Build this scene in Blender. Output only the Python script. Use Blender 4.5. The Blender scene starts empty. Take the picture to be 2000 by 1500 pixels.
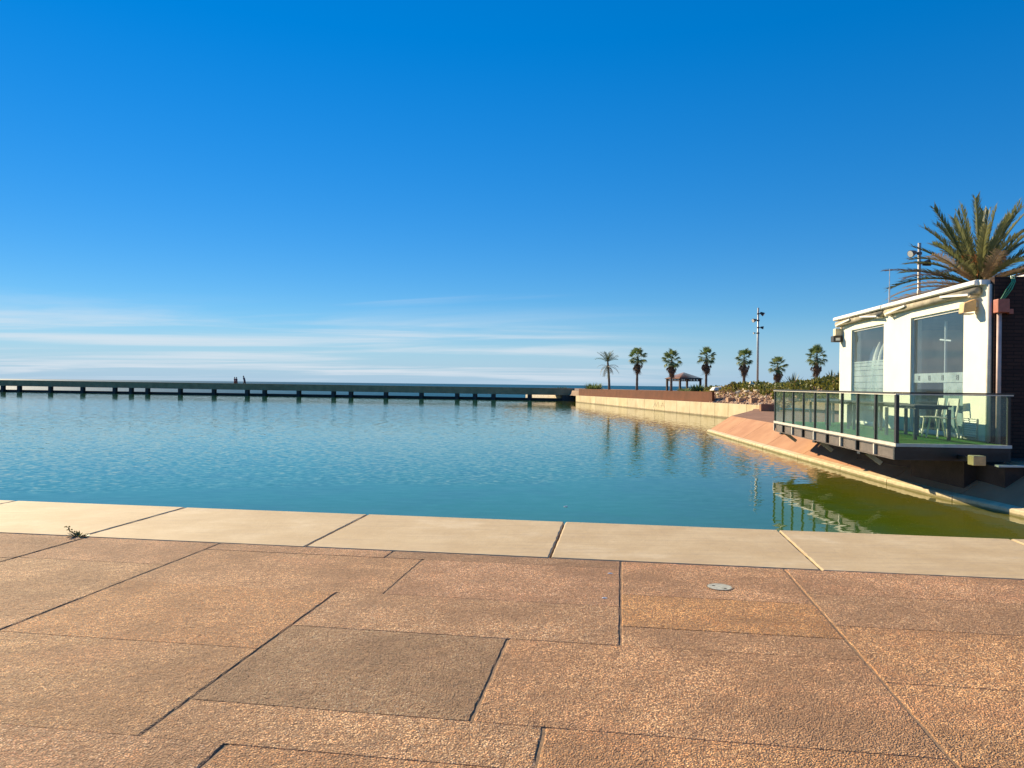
import bpy, bmesh, math, random
from mathutils import Vector, Matrix, noise as mnoise
R = math.radians
random.seed(7)
scn = bpy.context.scene
COL = scn.collection

# ------------------------------------------------------------------ camera
cam = bpy.data.cameras.new('camera'); camo = bpy.data.objects.new('camera', cam); COL.objects.link(camo)
cam.sensor_width = 36; cam.lens = 36 * 1450 / 2000; cam.clip_end = 60000; cam.clip_start = .05
camo.matrix_world = (Matrix.Translation((0, 0, 1.6)) @ Matrix.Rotation(R(90), 4, 'X') @ Matrix.Rotation(R(.03), 4, 'X')
                     @ Matrix.Rotation(math.atan(.0114), 4, 'Z'))
scn.camera = camo

# ------------------------------------------------------------------ light
SUN_AZ, SUN_EL = -43, 25.5            # azimuth from straight ahead (+Y), negative = to the left
sv = Vector((math.sin(R(SUN_AZ)) * math.cos(R(SUN_EL)), math.cos(R(SUN_AZ)) * math.cos(R(SUN_EL)), math.sin(R(SUN_EL))))
sl = bpy.data.lights.new('sun', 'SUN'); sl.energy = 5.0; sl.angle = R(.53); sl.color = (1, .81, .52)
so = bpy.data.objects.new('sun', sl); COL.objects.link(so); so.rotation_euler = sv.to_track_quat('Z', 'Y').to_euler()
w = bpy.data.worlds.new('World'); scn.world = w; w.use_nodes = True
nt = w.node_tree; N = nt.nodes; L = nt.links
bg = N['Background']; bg.inputs['Strength'].default_value = .057
sky = N.new('ShaderNodeTexSky'); sky.sky_type = 'NISHITA'; sky.sun_disc = False
sky.sun_elevation = R(SUN_EL); sky.sun_rotation = R(SUN_AZ)
sky.air_density = 1.0; sky.dust_density = .0; sky.ozone_density = 4.5; sky.altitude = 0
hs = N.new('ShaderNodeHueSaturation'); hs.inputs['Saturation'].default_value = 1.22; hs.inputs['Value'].default_value = 1.0
hs.inputs['Hue'].default_value = .497
wb = N.new('ShaderNodeMix'); wb.data_type = 'RGBA'; wb.blend_type = 'MULTIPLY'; wb.inputs[0].default_value = 1; wb.inputs[7].default_value = (.90, 1.08, 1.30, 1)
L.new(sky.outputs[0], wb.inputs[6]); L.new(wb.outputs[2], hs.inputs['Color'])
# camera-like tone curve on the sky's brightness
sp_ = N.new('ShaderNodeSeparateColor'); sp_.mode = 'HSV'; L.new(hs.outputs[0], sp_.inputs[0])
pw = N.new('ShaderNodeMath'); pw.operation = 'POWER'; pw.inputs[1].default_value = .5; L.new(sp_.outputs[2], pw.inputs[0])
pm = N.new('ShaderNodeMath'); pm.operation = 'MULTIPLY'; pm.inputs[1].default_value = 6.3 ** .5; L.new(pw.outputs[0], pm.inputs[0])
cc_ = N.new('ShaderNodeCombineColor'); cc_.mode = 'HSV'
L.new(sp_.outputs[0], cc_.inputs[0]); L.new(sp_.outputs[1], cc_.inputs[1]); L.new(pm.outputs[0], cc_.inputs[2])
tc = N.new('ShaderNodeTexCoord'); sx = N.new('ShaderNodeSeparateXYZ'); L.new(tc.outputs['Generated'], sx.inputs[0])
def wm(op, a, b=None, c=None, clamp=False):
    n = N.new('ShaderNodeMath'); n.operation = op; n.use_clamp = clamp
    for i, v in enumerate((a, b, c)):
        if v is None: continue
        if isinstance(v, (int, float)): n.inputs[i].default_value = v
        else: L.new(v, n.inputs[i])
    return n.outputs[0]
# thin cirrus on a plane high above: project the view direction
zz = wm('ADD', wm('MAXIMUM', sx.outputs[2], 0.0), .045)
cx = wm('DIVIDE', sx.outputs[0], zz); cy = wm('DIVIDE', sx.outputs[1], zz)
cb = N.new('ShaderNodeCombineXYZ'); L.new(wm('MULTIPLY', cx, .16), cb.inputs[0]); L.new(wm('MULTIPLY', cy, .42), cb.inputs[1])
cn = N.new('ShaderNodeTexNoise'); cn.inputs['Scale'].default_value = 1.0; cn.inputs['Detail'].default_value = 7; cn.inputs['Roughness'].default_value = .58
cn.inputs['Distortion'].default_value = .5
L.new(cb.outputs[0], cn.inputs['Vector'])
def wramp(val, a, b, lo=0, hi=1):
    n = N.new('ShaderNodeMapRange'); n.interpolation_type = 'SMOOTHSTEP'
    L.new(val, n.inputs[0])
    for i, v in zip((1, 2, 3, 4), (a, b, lo, hi)): n.inputs[i].default_value = v
    return n.outputs[0]
band = wm('MULTIPLY', wramp(sx.outputs[2], -.005, .012), wramp(sx.outputs[2], .115, .045))
m1 = wm('MULTIPLY', wramp(cn.outputs[0], .42, .66, .0, 1), wm('MULTIPLY', band, wramp(sx.outputs[0], .34, .02)))
# two faint high streaks
cb2 = N.new('ShaderNodeCombineXYZ'); L.new(wm('MULTIPLY', wm('ADD', cx, wm('MULTIPLY', cy, -.3)), .13), cb2.inputs[0]); L.new(wm('MULTIPLY', wm('ADD', cy, wm('MULTIPLY', cx, .38)), .75), cb2.inputs[1])
cn2 = N.new('ShaderNodeTexNoise'); cn2.inputs['Scale'].default_value = .8; cn2.inputs['Detail'].default_value = 4
L.new(cb2.outputs[0], cn2.inputs['Vector'])
m2 = wm('MULTIPLY', wm('MULTIPLY', wramp(cn2.outputs[0], .55, .72, 0, .42), wramp(sx.outputs[0], .12, -.08)), wm('MULTIPLY', wramp(sx.outputs[2], .06, .1), wramp(sx.outputs[2], .22, .14)))
hz = wm('MULTIPLY', wramp(sx.outputs[2], .10, -.01), .85)
mx0 = N.new('ShaderNodeMix'); mx0.data_type = 'RGBA'
L.new(hz, mx0.inputs[0]); L.new(cc_.outputs[0], mx0.inputs[6]); mx0.inputs[7].default_value = (3.4, 5.2, 7.3, 1)
msk = wm('MINIMUM', wm('ADD', wm('MULTIPLY', m1, .80), m2), .85)
mx = N.new('ShaderNodeMix'); mx.data_type = 'RGBA'
L.new(msk, mx.inputs[0]); L.new(mx0.outputs[2], mx.inputs[6]); mx.inputs[7].default_value = (7.0, 7.7, 8.4, 1)
L.new(mx.outputs[2], bg.inputs['Color'])
scn.view_settings.view_transform = 'Standard'; scn.view_settings.look = 'None'
scn.view_settings.exposure = .86; scn.view_settings.gamma = 1
cy_ = scn.cycles; cy_.max_bounces = 9; cy_.transparent_max_bounces = 16; cy_.caustics_reflective = False; cy_.caustics_refractive = False
cy_.use_denoising = True; cy_.sample_clamp_indirect = 6

# ------------------------------------------------------------------ material helper
MATS = {}
class NT:
    def __init__(s, name):
        s.m = bpy.data.materials.new(name); s.m.use_nodes = True; s.t = s.m.node_tree
        s.b = s.t.nodes['Principled BSDF']; s.out = s.t.nodes['Material Output']; MATS[name] = s.m
        s.oc = s.n('ShaderNodeTexCoord').outputs['Object']
        g = s.n('ShaderNodeNewGeometry'); s.pos = g.outputs['Position']; s.geo = g
    def n(s, t, **k):
        n = s.t.nodes.new(t)
        for a, v in k.items(): setattr(n, a, v)
        return n
    def set(s, inp, v):
        if isinstance(v, bpy.types.NodeSocket): s.t.links.new(v, inp)
        elif isinstance(v, (tuple, list)) and len(v) == 3 and len(inp.default_value) == 4: inp.default_value = (*v, 1)
        else: inp.default_value = v
    def math(s, op, a, b=0, clamp=False, c=.02):
        n = s.n('ShaderNodeMath', operation=op, use_clamp=clamp); s.set(n.inputs[0], a); s.set(n.inputs[1], b)
        if op == 'MULTIPLY_ADD': n.inputs[2].default_value = c
        return n.outputs[0]
    def scale(s, v, sc):
        n = s.n('ShaderNodeVectorMath', operation='MULTIPLY'); s.set(n.inputs[0], v); n.inputs[1].default_value = sc; return n.outputs[0]
    def noise(s, scale, detail=4, rough=.55, vec=None, dist=0, col=False):
        n = s.n('ShaderNodeTexNoise'); n.inputs['Scale'].default_value = scale; n.inputs['Detail'].default_value = detail
        n.inputs['Roughness'].default_value = rough; n.inputs['Distortion'].default_value = dist
        s.set(n.inputs['Vector'], vec or s.pos); return n.outputs[1 if col else 0]
    def vor(s, scale, vec=None, feature='F1', out='Distance', rnd=1):
        n = s.n('ShaderNodeTexVoronoi', feature=feature); n.inputs['Scale'].default_value = scale
        n.inputs['Randomness'].default_value = rnd; s.set(n.inputs['Vector'], vec or s.pos); return n.outputs[out]
    def map(s, v, a, b, lo=0, hi=1):
        n = s.n('ShaderNodeMapRange', interpolation_type='SMOOTHSTEP'); s.set(n.inputs[0], v)
        for i, q in zip((1, 2, 3, 4), (a, b, lo, hi)): s.set(n.inputs[i], q)
        return n.outputs[0]
    def mix(s, f, a, b, blend='MIX'):
        n = s.n('ShaderNodeMix', data_type='RGBA', blend_type=blend); s.set(n.inputs[0], f); s.set(n.inputs[6], a); s.set(n.inputs[7], b); return n.outputs[2]
    def bump(s, h, dist, strength=1, normal=None):
        n = s.n('ShaderNodeBump'); n.inputs['Strength'].default_value = strength; s.set(n.inputs['Distance'], dist); s.set(n.inputs['Height'], h)
        if normal: s.set(n.inputs['Normal'], normal)
        return n.outputs[0]
    def fin(s, col=None, rough=None, nrm=None, metal=0, spec=None):
        if col is not None: s.set(s.b.inputs['Base Color'], col)
        if rough is not None: s.set(s.b.inputs['Roughness'], rough)
        if nrm is not None: s.set(s.b.inputs['Normal'], nrm)
        s.b.inputs['Metallic'].default_value = metal
        if spec is not None: s.b.inputs['Specular IOR Level'].default_value = spec
        return s.m
def plain(name, col, rough=.6, var=.18, sc=3., metal=0, bump=0, bsc=60, spec=None):
    q = NT(name); d = tuple(c * (1 - var) for c in col); h = tuple(min(1, c * (1 + var)) for c in col)
    c = q.mix(q.map(q.noise(sc, 6, .62), .3, .7), d, h)
    nr = q.bump(q.noise(bsc, 4), bump) if bump else None
    return q.fin(c, rough, nr, metal, spec)

# washed-pebble paving, tint from object colour
q = NT('pebble_paving')
oi = q.n('ShaderNodeObjectInfo'); tint = oi.outputs['Color']
vn = q.n('ShaderNodeTexVoronoi'); vn.inputs['Scale'].default_value = 104
wv = q.n('ShaderNodeVectorMath', operation='ADD'); q.set(wv.inputs[0], q.pos); q.set(wv.inputs[1], q.scale(q.noise(60, 2, col=True), (.012, .012, .012))); q.set(vn.inputs['Vector'], wv.outputs[0])
vd, vc = vn.outputs['Distance'], vn.outputs['Color']
v2 = q.n('ShaderNodeTexVoronoi'); v2.inputs['Scale'].default_value = 150; q.set(v2.inputs['Vector'], q.pos)
sp = q.n('ShaderNodeSeparateColor'); q.set(sp.inputs[0], vc)
peb = q.mix(sp.outputs[0], (.66, .375, .195), (1.0, .80, .53))
peb = q.mix(q.map(sp.outputs[1], .74, .86), peb, (.26, .165, .11))
peb = q.mix(q.map(sp.outputs[2], .82, .95), peb, (.85, .76, .62))
peb = q.mix(q.map(sp.outputs[2], .02, .14, .8, 0), peb, (.62, .30, .19))
st = q.noise(.9, 6, .66); st2 = q.noise(5.5, 5, .65)
peb = q.mix(q.map(st, .42, .64, 0, .75), peb, (.40, .275, .185))
peb = q.mix(q.map(q.noise(.65, 4, .6, vec=q.scale(q.pos, (1, 1.3, 1))), .54, .68, 0, .5), peb, (.80, .46, .30))
peb = q.mix(q.map(st2, .50, .70, 0, .45), peb, (.72, .40, .20))
peb = q.mix(q.map(q.noise(11, 5, .7), .56, .70, 0, .65), peb, (.32, .225, .155))
peb = q.mix(q.map(q.noise(52, 3, .6), .54, .64, 0, .9), peb, (.20, .115, .065))
wash = q.scale(q.pos, (1, 2.6, 1))
peb = q.mix(q.map(q.noise(2.2, 6, .6, vec=wash), .52, .72, 0, .35), peb, (.36, .27, .21))
cl = q.map(q.noise(30, 4, .65), .36, .64, .70, 1.32)
cm = q.map(q.noise(3.2, 7, .68), .36, .66, .80, 1.20)
vv = q.n('ShaderNodeCombineColor')
for k_ in range(3): q.set(vv.inputs[k_], q.math('MULTIPLY', cl, cm))
base = q.mix(1.0, q.mix(1.0, peb, vv.outputs[0], 'MULTIPLY'), tint, 'MULTIPLY')
gap = q.map(vd, .36, .62)
col = q.mix(gap, base, (.30, .18, .10))
worn = q.map(q.noise(.9, 3), .35, .65, .55, 1)
hgt = q.math('ADD', q.math('MULTIPLY', q.map(vd, 0, .75, 1, 0), q.math('ADD', q.math('MULTIPLY', sp.outputs[1], .7), .55)), q.math('MULTIPLY', q.noise(260, 3), .25))
nb = q.bump(q.math('MULTIPLY', hgt, worn), .0075)
nb = q.bump(q.noise(9, 6, .65), .016, normal=nb)
q.fin(col, .85, nb, spec=.25)

q = NT('coping_concrete')
oi = q.n('ShaderNodeObjectInfo')
c = q.mix(q.map(q.noise(1.6, 6, .6), .3, .72), (.50, .375, .215), (.59, .465, .285))
c = q.mix(q.map(q.noise(9, 6, .7, vec=q.scale(q.pos, (.10, 1.5, 1))), .45, .70, 0, .6), c, (.43, .33, .215))
c = q.mix(q.map(q.noise(55, 3), .62, .78, 0, .5), c, (.40, .31, .21))
c = q.mix(q.map(q.noise(.8, 4, .7), .55, .75, 0, .45), c, (.66, .56, .40))
c = q.mix(q.map(q.vor(3.1), .025, .012), c, (.16, .12, .08))
c = q.mix(q.map(q.noise(2.4, 7, .75), .60, .74, 0, .5), c, (.34, .27, .19))
c = q.mix(q.map(q.noise(210, 2), .64, .74, 0, .6), c, (.26, .20, .14))
c = q.mix(1., c, oi.outputs['Color'], 'MULTIPLY')
q.fin(c, .8, q.bump(q.noise(180, 4), .0015, normal=q.bump(q.noise(12, 5), .004)), spec=.3)

q = NT('wall_concrete')
oi = q.n('ShaderNodeObjectInfo')
c = q.mix(q.map(q.noise(.9, 6, .62), .3, .7), (.60, .49, .30), (.74, .63, .42))
c = q.mix(q.map(q.noise(2.2, 6, .7, vec=q.scale(q.pos, (1, 1, .25))), .5, .78, 0, .5), c, (.48, .36, .22))
c = q.mix(1., c, oi.outputs['Color'], 'MULTIPLY')
zz = q.n('ShaderNodeSeparateXYZ'); q.set(zz.inputs[0], q.pos)
c = q.mix(q.map(q.math('ADD', zz.outputs[2], q.math('MULTIPLY', q.noise(3, 4), .12)), -.40, -.50, 0, .8), c, (.16, .13, .07))
q.fin(c, .85, q.bump(q.noise(30, 5), .006), spec=.3)

q = NT('bank_concrete')
oi = q.n('ShaderNodeObjectInfo')
c = q.mix(q.map(q.noise(1.1, 6, .62), .3, .7), (.40, .20, .11), (.49, .265, .15))
c = q.mix(q.map(q.noise(5, 6, .7, vec=q.scale(q.pos, (.4, 1, 1))), .5, .75, 0, .4), c, (.40, .25, .16))
c = q.mix(1., c, oi.outputs['Color'], 'MULTIPLY')
q.fin(c, .85, q.bump(q.noise(60, 4), .005), spec=.25)

q = NT('curb_concrete')
c = q.mix(q.map(q.noise(5, 6, .62), .3, .7), (.52, .43, .27), (.68, .58, .38))
c = q.mix(q.map(q.noise(14, 5, .7), .52, .72, 0, .5), c, (.38, .30, .19))
zz = q.n('ShaderNodeSeparateXYZ'); q.set(zz.inputs[0], q.pos)
c = q.mix(q.map(q.math('ADD', zz.outputs[2], q.math('MULTIPLY', q.noise(4, 4), .05)), -.515, -.555, 0, .85), c, (.13, .12, .04))
q.fin(c, .8, q.bump(q.noise(60, 4), .004), spec=.3)
plain('joint_sand', (.27, .175, .10), .95, .3, 20, bump=.006, bsc=120)
plain('terrace_paving', (.28, .145, .085), .9, .2, 2, bump=.01, bsc=40)
plain('rust_steel', (.14, .05, .025), .75, .16, 1.2, bump=.004, bsc=20, spec=.15)
plain('bridge_beam', (.46, .28, .165), .9, .16, 1.1, bump=.006, bsc=15, spec=.1)
plain('bridge_post', (.055, .045, .042), .8, .2, 2)
plain('rim_dark', (.035, .035, .038), .8, .2, 2)
plain('black_metal', (.018, .018, .018), .42, .3, 6)
plain('grey_steel', (.125, .10, .085), .5, .2, 6, bump=.002)
plain('galvanised', (.52, .50, .46), .45, .15, 8, metal=.3)
plain('pale_trim', (.62, .58, .50), .5, .1, 6)
plain('white_render', (.84, .80, .67), .7, .04, 1.4, bump=.003, bsc=40)
plain('white_paint', (.80, .79, .74), .45, .06, 4)
plain('beige_plastic', (.66, .42, .18), .5, .12, 10)
plain('cream_plastic', (.76, .66, .45), .5, .1, 10)
plain('room_grey', (.34, .36, .38), .8, .12, 2)
plain('room_floor', (.20, .18, .16), .6, .15, 2)
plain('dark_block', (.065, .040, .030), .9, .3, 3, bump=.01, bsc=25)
plain('navy_panel', (.012, .014, .024), .35, .2, 3)
plain('pipe_pink', (.50, .36, .32), .5, .12, 6)
plain('pipe_cream', (.70, .63, .52), .5, .12, 6)
plain('box_red', (.36, .10, .06), .5, .15, 9)
plain('cable_green', (.05, .30, .15), .4, .1, 9)
plain('cloth_white', (.80, .77, .68), .9, .08, 6, bump=.02, bsc=9)
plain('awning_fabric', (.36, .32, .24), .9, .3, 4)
plain('table_dark', (.05, .052, .055), .45, .2, 6)
plain('chair_white', (.78, .76, .62), .5, .06, 6)
plain('trunk_bark', (.20, .145, .10), .95, .4, 9, bump=.03, bsc=14)
plain('dead_leaf', (.17, .115, .075), .9, .45, 7)
plain('fruit_orange', (.52, .20, .05), .7, .3, 20)
plain('roof_tile', (.30, .115, .055), .8, .25, 4)
plain('timber_dark', (.06, .04, .03), .8, .3, 4)
plain('lattice_pale', (.6, .6, .58), .7, .1, 4)
plain('rubble_stone', (.40, .25, .155), .9, .35, 2.5, bump=.03, bsc=9)
plain('pale_stone', (.70, .60, .44), .9, .2, 3, bump=.02, bsc=9)
plain('soil', (.30, .20, .125), .95, .35, .8, bump=.03, bsc=5)
plain('cover_metal', (.47, .46, .36), .6, .25, 30, bump=.003, bsc=90)
plain('hole_dark', (.02, .02, .02), .9, .1)
plain('frost_film', (.55, .66, .68), .6, .05, 3)
plain('mark_dark', (.10, .16, .20), .6, .1, 3)
plain('graffiti_dark', (.36, .28, .19), .8, .2, 6)
plain('skin_tone', (.42, .26, .18), .6, .1); plain('hair_dark', (.03, .02, .016), .7, .2)
plain('cloth_maroon', (.22, .045, .06), .9, .15); plain('cloth_plum', (.07, .03, .06), .9, .15); plain('cloth_navy', (.012, .025, .07), .9, .15)
plain('trouser_dark', (.04, .04, .05), .9, .15); plain('shoe_dark', (.03, .03, .03), .7, .1)
plain('litter_white', (.85, .85, .82), .6, .05)

def leafmat(name, a, b, sc=2.):
    q = NT(name); oi = q.n('ShaderNodeObjectInfo')
    f = q.math('ADD', q.math('MULTIPLY', q.noise(sc, 4, .6), .8), q.math('MULTIPLY', oi.outputs['Random'], .35))
    c = q.mix(q.map(f, .3, .85), a, b); q.fin(c, .5, spec=.35)
    tr = q.n('ShaderNodeBsdfTranslucent'); q.set(tr.inputs[0], c)
    ms = q.n('ShaderNodeMixShader'); ms.inputs[0].default_value = .32
    q.t.links.new(q.b.outputs[0], ms.inputs[1]); q.t.links.new(tr.outputs[0], ms.inputs[2]); q.t.links.new(ms.outputs[0], q.out.inputs[0])
leafmat('fan_green', (.085, .15, .035), (.25, .31, .13))
leafmat('date_green', (.085, .11, .04), (.24, .24, .095))
leafmat('old_brown', (.17, .12, .07), (.30, .23, .14))
leafmat('grey_green', (.16, .17, .10), (.26, .25, .15))
leafmat('scrub_green', (.10, .13, .02), (.36, .32, .06), 1.1)
leafmat('bush_green', (.05, .075, .022), (.13, .16, .05), 2)
leafmat('agave_green', (.10, .13, .075), (.22, .25, .15), 2)
leafmat('weed_green', (.045, .06, .02), (.12, .13, .05), 20)
leafmat('scrub_dry', (.20, .12, .05), (.34, .22, .10), 1.5)

q = NT('turf')
c = q.mix(q.map(q.noise(3, 4), .3, .7), (.065, .22, .03), (.10, .30, .045)); c = q.mix(q.map(q.noise(120, 3), .4, .7, 0, .6), c, (.03, .12, .015))
q.fin(c, .9, q.bump(q.noise(160, 3), .012), spec=.2)

q = NT('dark_brick')
bt = q.n('ShaderNodeTexBrick'); mpn = q.n('ShaderNodeMapping'); mpn.inputs['Rotation'].default_value = (R(90), 0, 0)
q.set(mpn.inputs['Vector'], q.oc); q.set(bt.inputs['Vector'], mpn.outputs[0])
for k, v in (('Color1', (.060, .032, .025, 1)), ('Color2', (.040, .024, .021, 1)), ('Mortar', (.022, .016, .015, 1))): bt.inputs[k].default_value = v
bt.inputs['Scale'].default_value = 1.; bt.inputs['Brick Width'].default_value = .3; bt.inputs['Row Height'].default_value = .075; bt.inputs['Mortar Size'].default_value = .008
q.fin(bt.outputs[0], .85, q.bump(bt.outputs['Fac'], -.006), spec=.2)

def glassmat(name, tint, dusty, dcol, ior=1.5, boost=0.0):
    q = NT(name)
    tr = q.n('ShaderNodeBsdfTransparent'); q.set(tr.inputs[0], (*tint, 1))
    df = q.n('ShaderNodeBsdfDiffuse'); q.set(df.inputs[0], (*dcol, 1))
    gl = q.n('ShaderNodeBsdfGlossy'); gl.inputs['Roughness'].default_value = .015
    fr = q.n('ShaderNodeFresnel'); fr.inputs['IOR'].default_value = ior
    m1 = q.n('ShaderNodeMixShader'); q.set(m1.inputs[0], q.map(q.noise(2.5, 5, .6), .2, .8, dusty * .6, dusty * 1.4))
    q.t.links.new(tr.outputs[0], m1.inputs[1]); q.t.links.new(df.outputs[0], m1.inputs[2])
    m2 = q.n('ShaderNodeMixShader'); q.set(m2.inputs[0], q.math('MULTIPLY', q.math('ADD', fr.outputs[0], boost, True), q.math('SUBTRACT', 1.0, q.geo.outputs['Backfacing'])))
    q.t.links.new(m1.outputs[0], m2.inputs[1]); q.t.links.new(gl.outputs[0], m2.inputs[2]); q.t.links.new(m2.outputs[0], q.out.inputs[0])
glassmat('rail_glass', (.80, .90, .85), .07, (.42, .58, .50))
glassmat('window_glass', (.86, .92, .94), .04, (.4, .48, .52), 1.5, .09)
glassmat('frosted_glass', (.75, .88, .88), .42, (.50, .64, .66), 1.45)

# pool water: murky body (colour belongs to water and bottom), Fresnel surface with ripples
q = NT('pool_water')
big = q.noise(.055, 3, .55, vec=q.scale(q.pos, (.6, 1.6, 1)), dist=.4)
sxyz = q.n('ShaderNodeSeparateXYZ'); q.set(sxyz.inputs[0], q.pos)
# bottom shelves up towards the sloping bank on the right and (less) towards the near edge
shelf = q.math('SUBTRACT', 8.8, sxyz.outputs[0])
body = q.mix(q.map(shelf, 0.0, 4.5), (.14, .13, .010), (.040, .105, .004))
body = q.mix(q.map(shelf, 2.5, 8.), body, (.045, .185, .085))
edge = q.math('ADD', q.math('MULTIPLY', sxyz.outputs[0], .146), q.math('MULTIPLY', sxyz.outputs[1], .989))
body = q.mix(q.map(edge, 13.5, 9.5, 0, .5), body, (.085, .130, .060))
body = q.mix(q.map(q.noise(.9, 5, .6), .42, .7, 0, .35), body, (.045, .12, .07))
q.set(q.b.inputs['Base Color'], body); q.b.inputs['Roughness'].default_value = .9; q.b.inputs['Specular IOR Level'].default_value = 0
r1 = q.noise(4.2, 3, .55, vec=q.scale(q.pos, (.5, 1.2, 1)), dist=.3, col=True)
r2 = q.noise(7.5, 2, .55, vec=q.scale(q.pos, (.75, 1.2, 1)), dist=.4, col=True)
# a patch of wind ripples crosses the middle of the pool
patch = q.math('MULTIPLY', q.map(q.math('ADD', sxyz.outputs[1], q.math('ADD', q.math('MULTIPLY', sxyz.outputs[0], -.22), q.math('MULTIPLY', q.noise(.22, 3), 5.))), 18.6, 19.6), q.map(sxyz.outputs[1], 60, 22))
patch = q.math('ADD', patch, q.math('MULTIPLY', q.map(big, .5, .7), .5))
def vmath(op, a, b=None, sc=None):
    n = q.n('ShaderNodeVectorMath', operation=op); q.set(n.inputs[0], a)
    if b is not None: q.set(n.inputs[1], b)
    if sc is not None: q.set(n.inputs['Scale'], sc)
    return n.outputs[0]
far = q.map(sxyz.outputs[1], 18, 55); left = q.map(sxyz.outputs[0], 7, -8)
# sheltered strip of calm water along the footbridge
calm = q.map(q.math('SUBTRACT', 101.7, q.math('ADD', q.math('MULTIPLY', sxyz.outputs[0], .231), q.math('MULTIPLY', sxyz.outputs[1], .973))), 26, 40, .22, 1)
far = q.math('MULTIPLY', far, calm)
a1 = q.math('ADD', q.math('MULTIPLY', far, q.math('MULTIPLY_ADD', left, .24, c=.045)), .045)
a2 = q.math('MULTIPLY_ADD', patch, .13, c=.010)
sl1 = vmath('SCALE', vmath('SUBTRACT', r1, (.5, .5, .5)), sc=a1); sl2 = vmath('SCALE', vmath('SUBTRACT', r2, (.5, .5, .5)), sc=a2)
slope = vmath('MULTIPLY', vmath('ADD', sl1, sl2), (1, 1, 0))
nrm = vmath('NORMALIZE', vmath('ADD', slope, (0, 0, 1)))
gl = q.n('ShaderNodeBsdfGlossy'); q.set(gl.inputs['Roughness'], q.math('MULTIPLY_ADD', q.math('MULTIPLY', far, left), .075)); q.set(gl.inputs['Normal'], nrm); q.set(gl.inputs[0], (.96, .98, 1, 1))
fr = q.n('ShaderNodeFresnel'); fr.inputs['IOR'].default_value = 1.333; q.set(fr.inputs['Normal'], nrm)
ms = q.n('ShaderNodeMixShader'); q.set(ms.inputs[0], fr.outputs[0]); q.t.links.new(q.b.outputs[0], ms.inputs[1]); q.t.links.new(gl.outputs[0], ms.inputs[2]); q.t.links.new(ms.outputs[0], q.out.inputs[0])

q = NT('sea_water')
c = q.mix(q.map(q.noise(.004, 4, vec=q.scale(q.pos, (.2, 1, 1))), .35, .65), (.012, .085, .16), (.02, .12, .20))
nr = q.bump(q.noise(.35, 5, .6, vec=q.scale(q.pos, (.6, 1.3, 1))), .3)
q.fin(c, .55, nr, spec=.04); q.b.inputs['IOR'].default_value = 1.33

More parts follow.
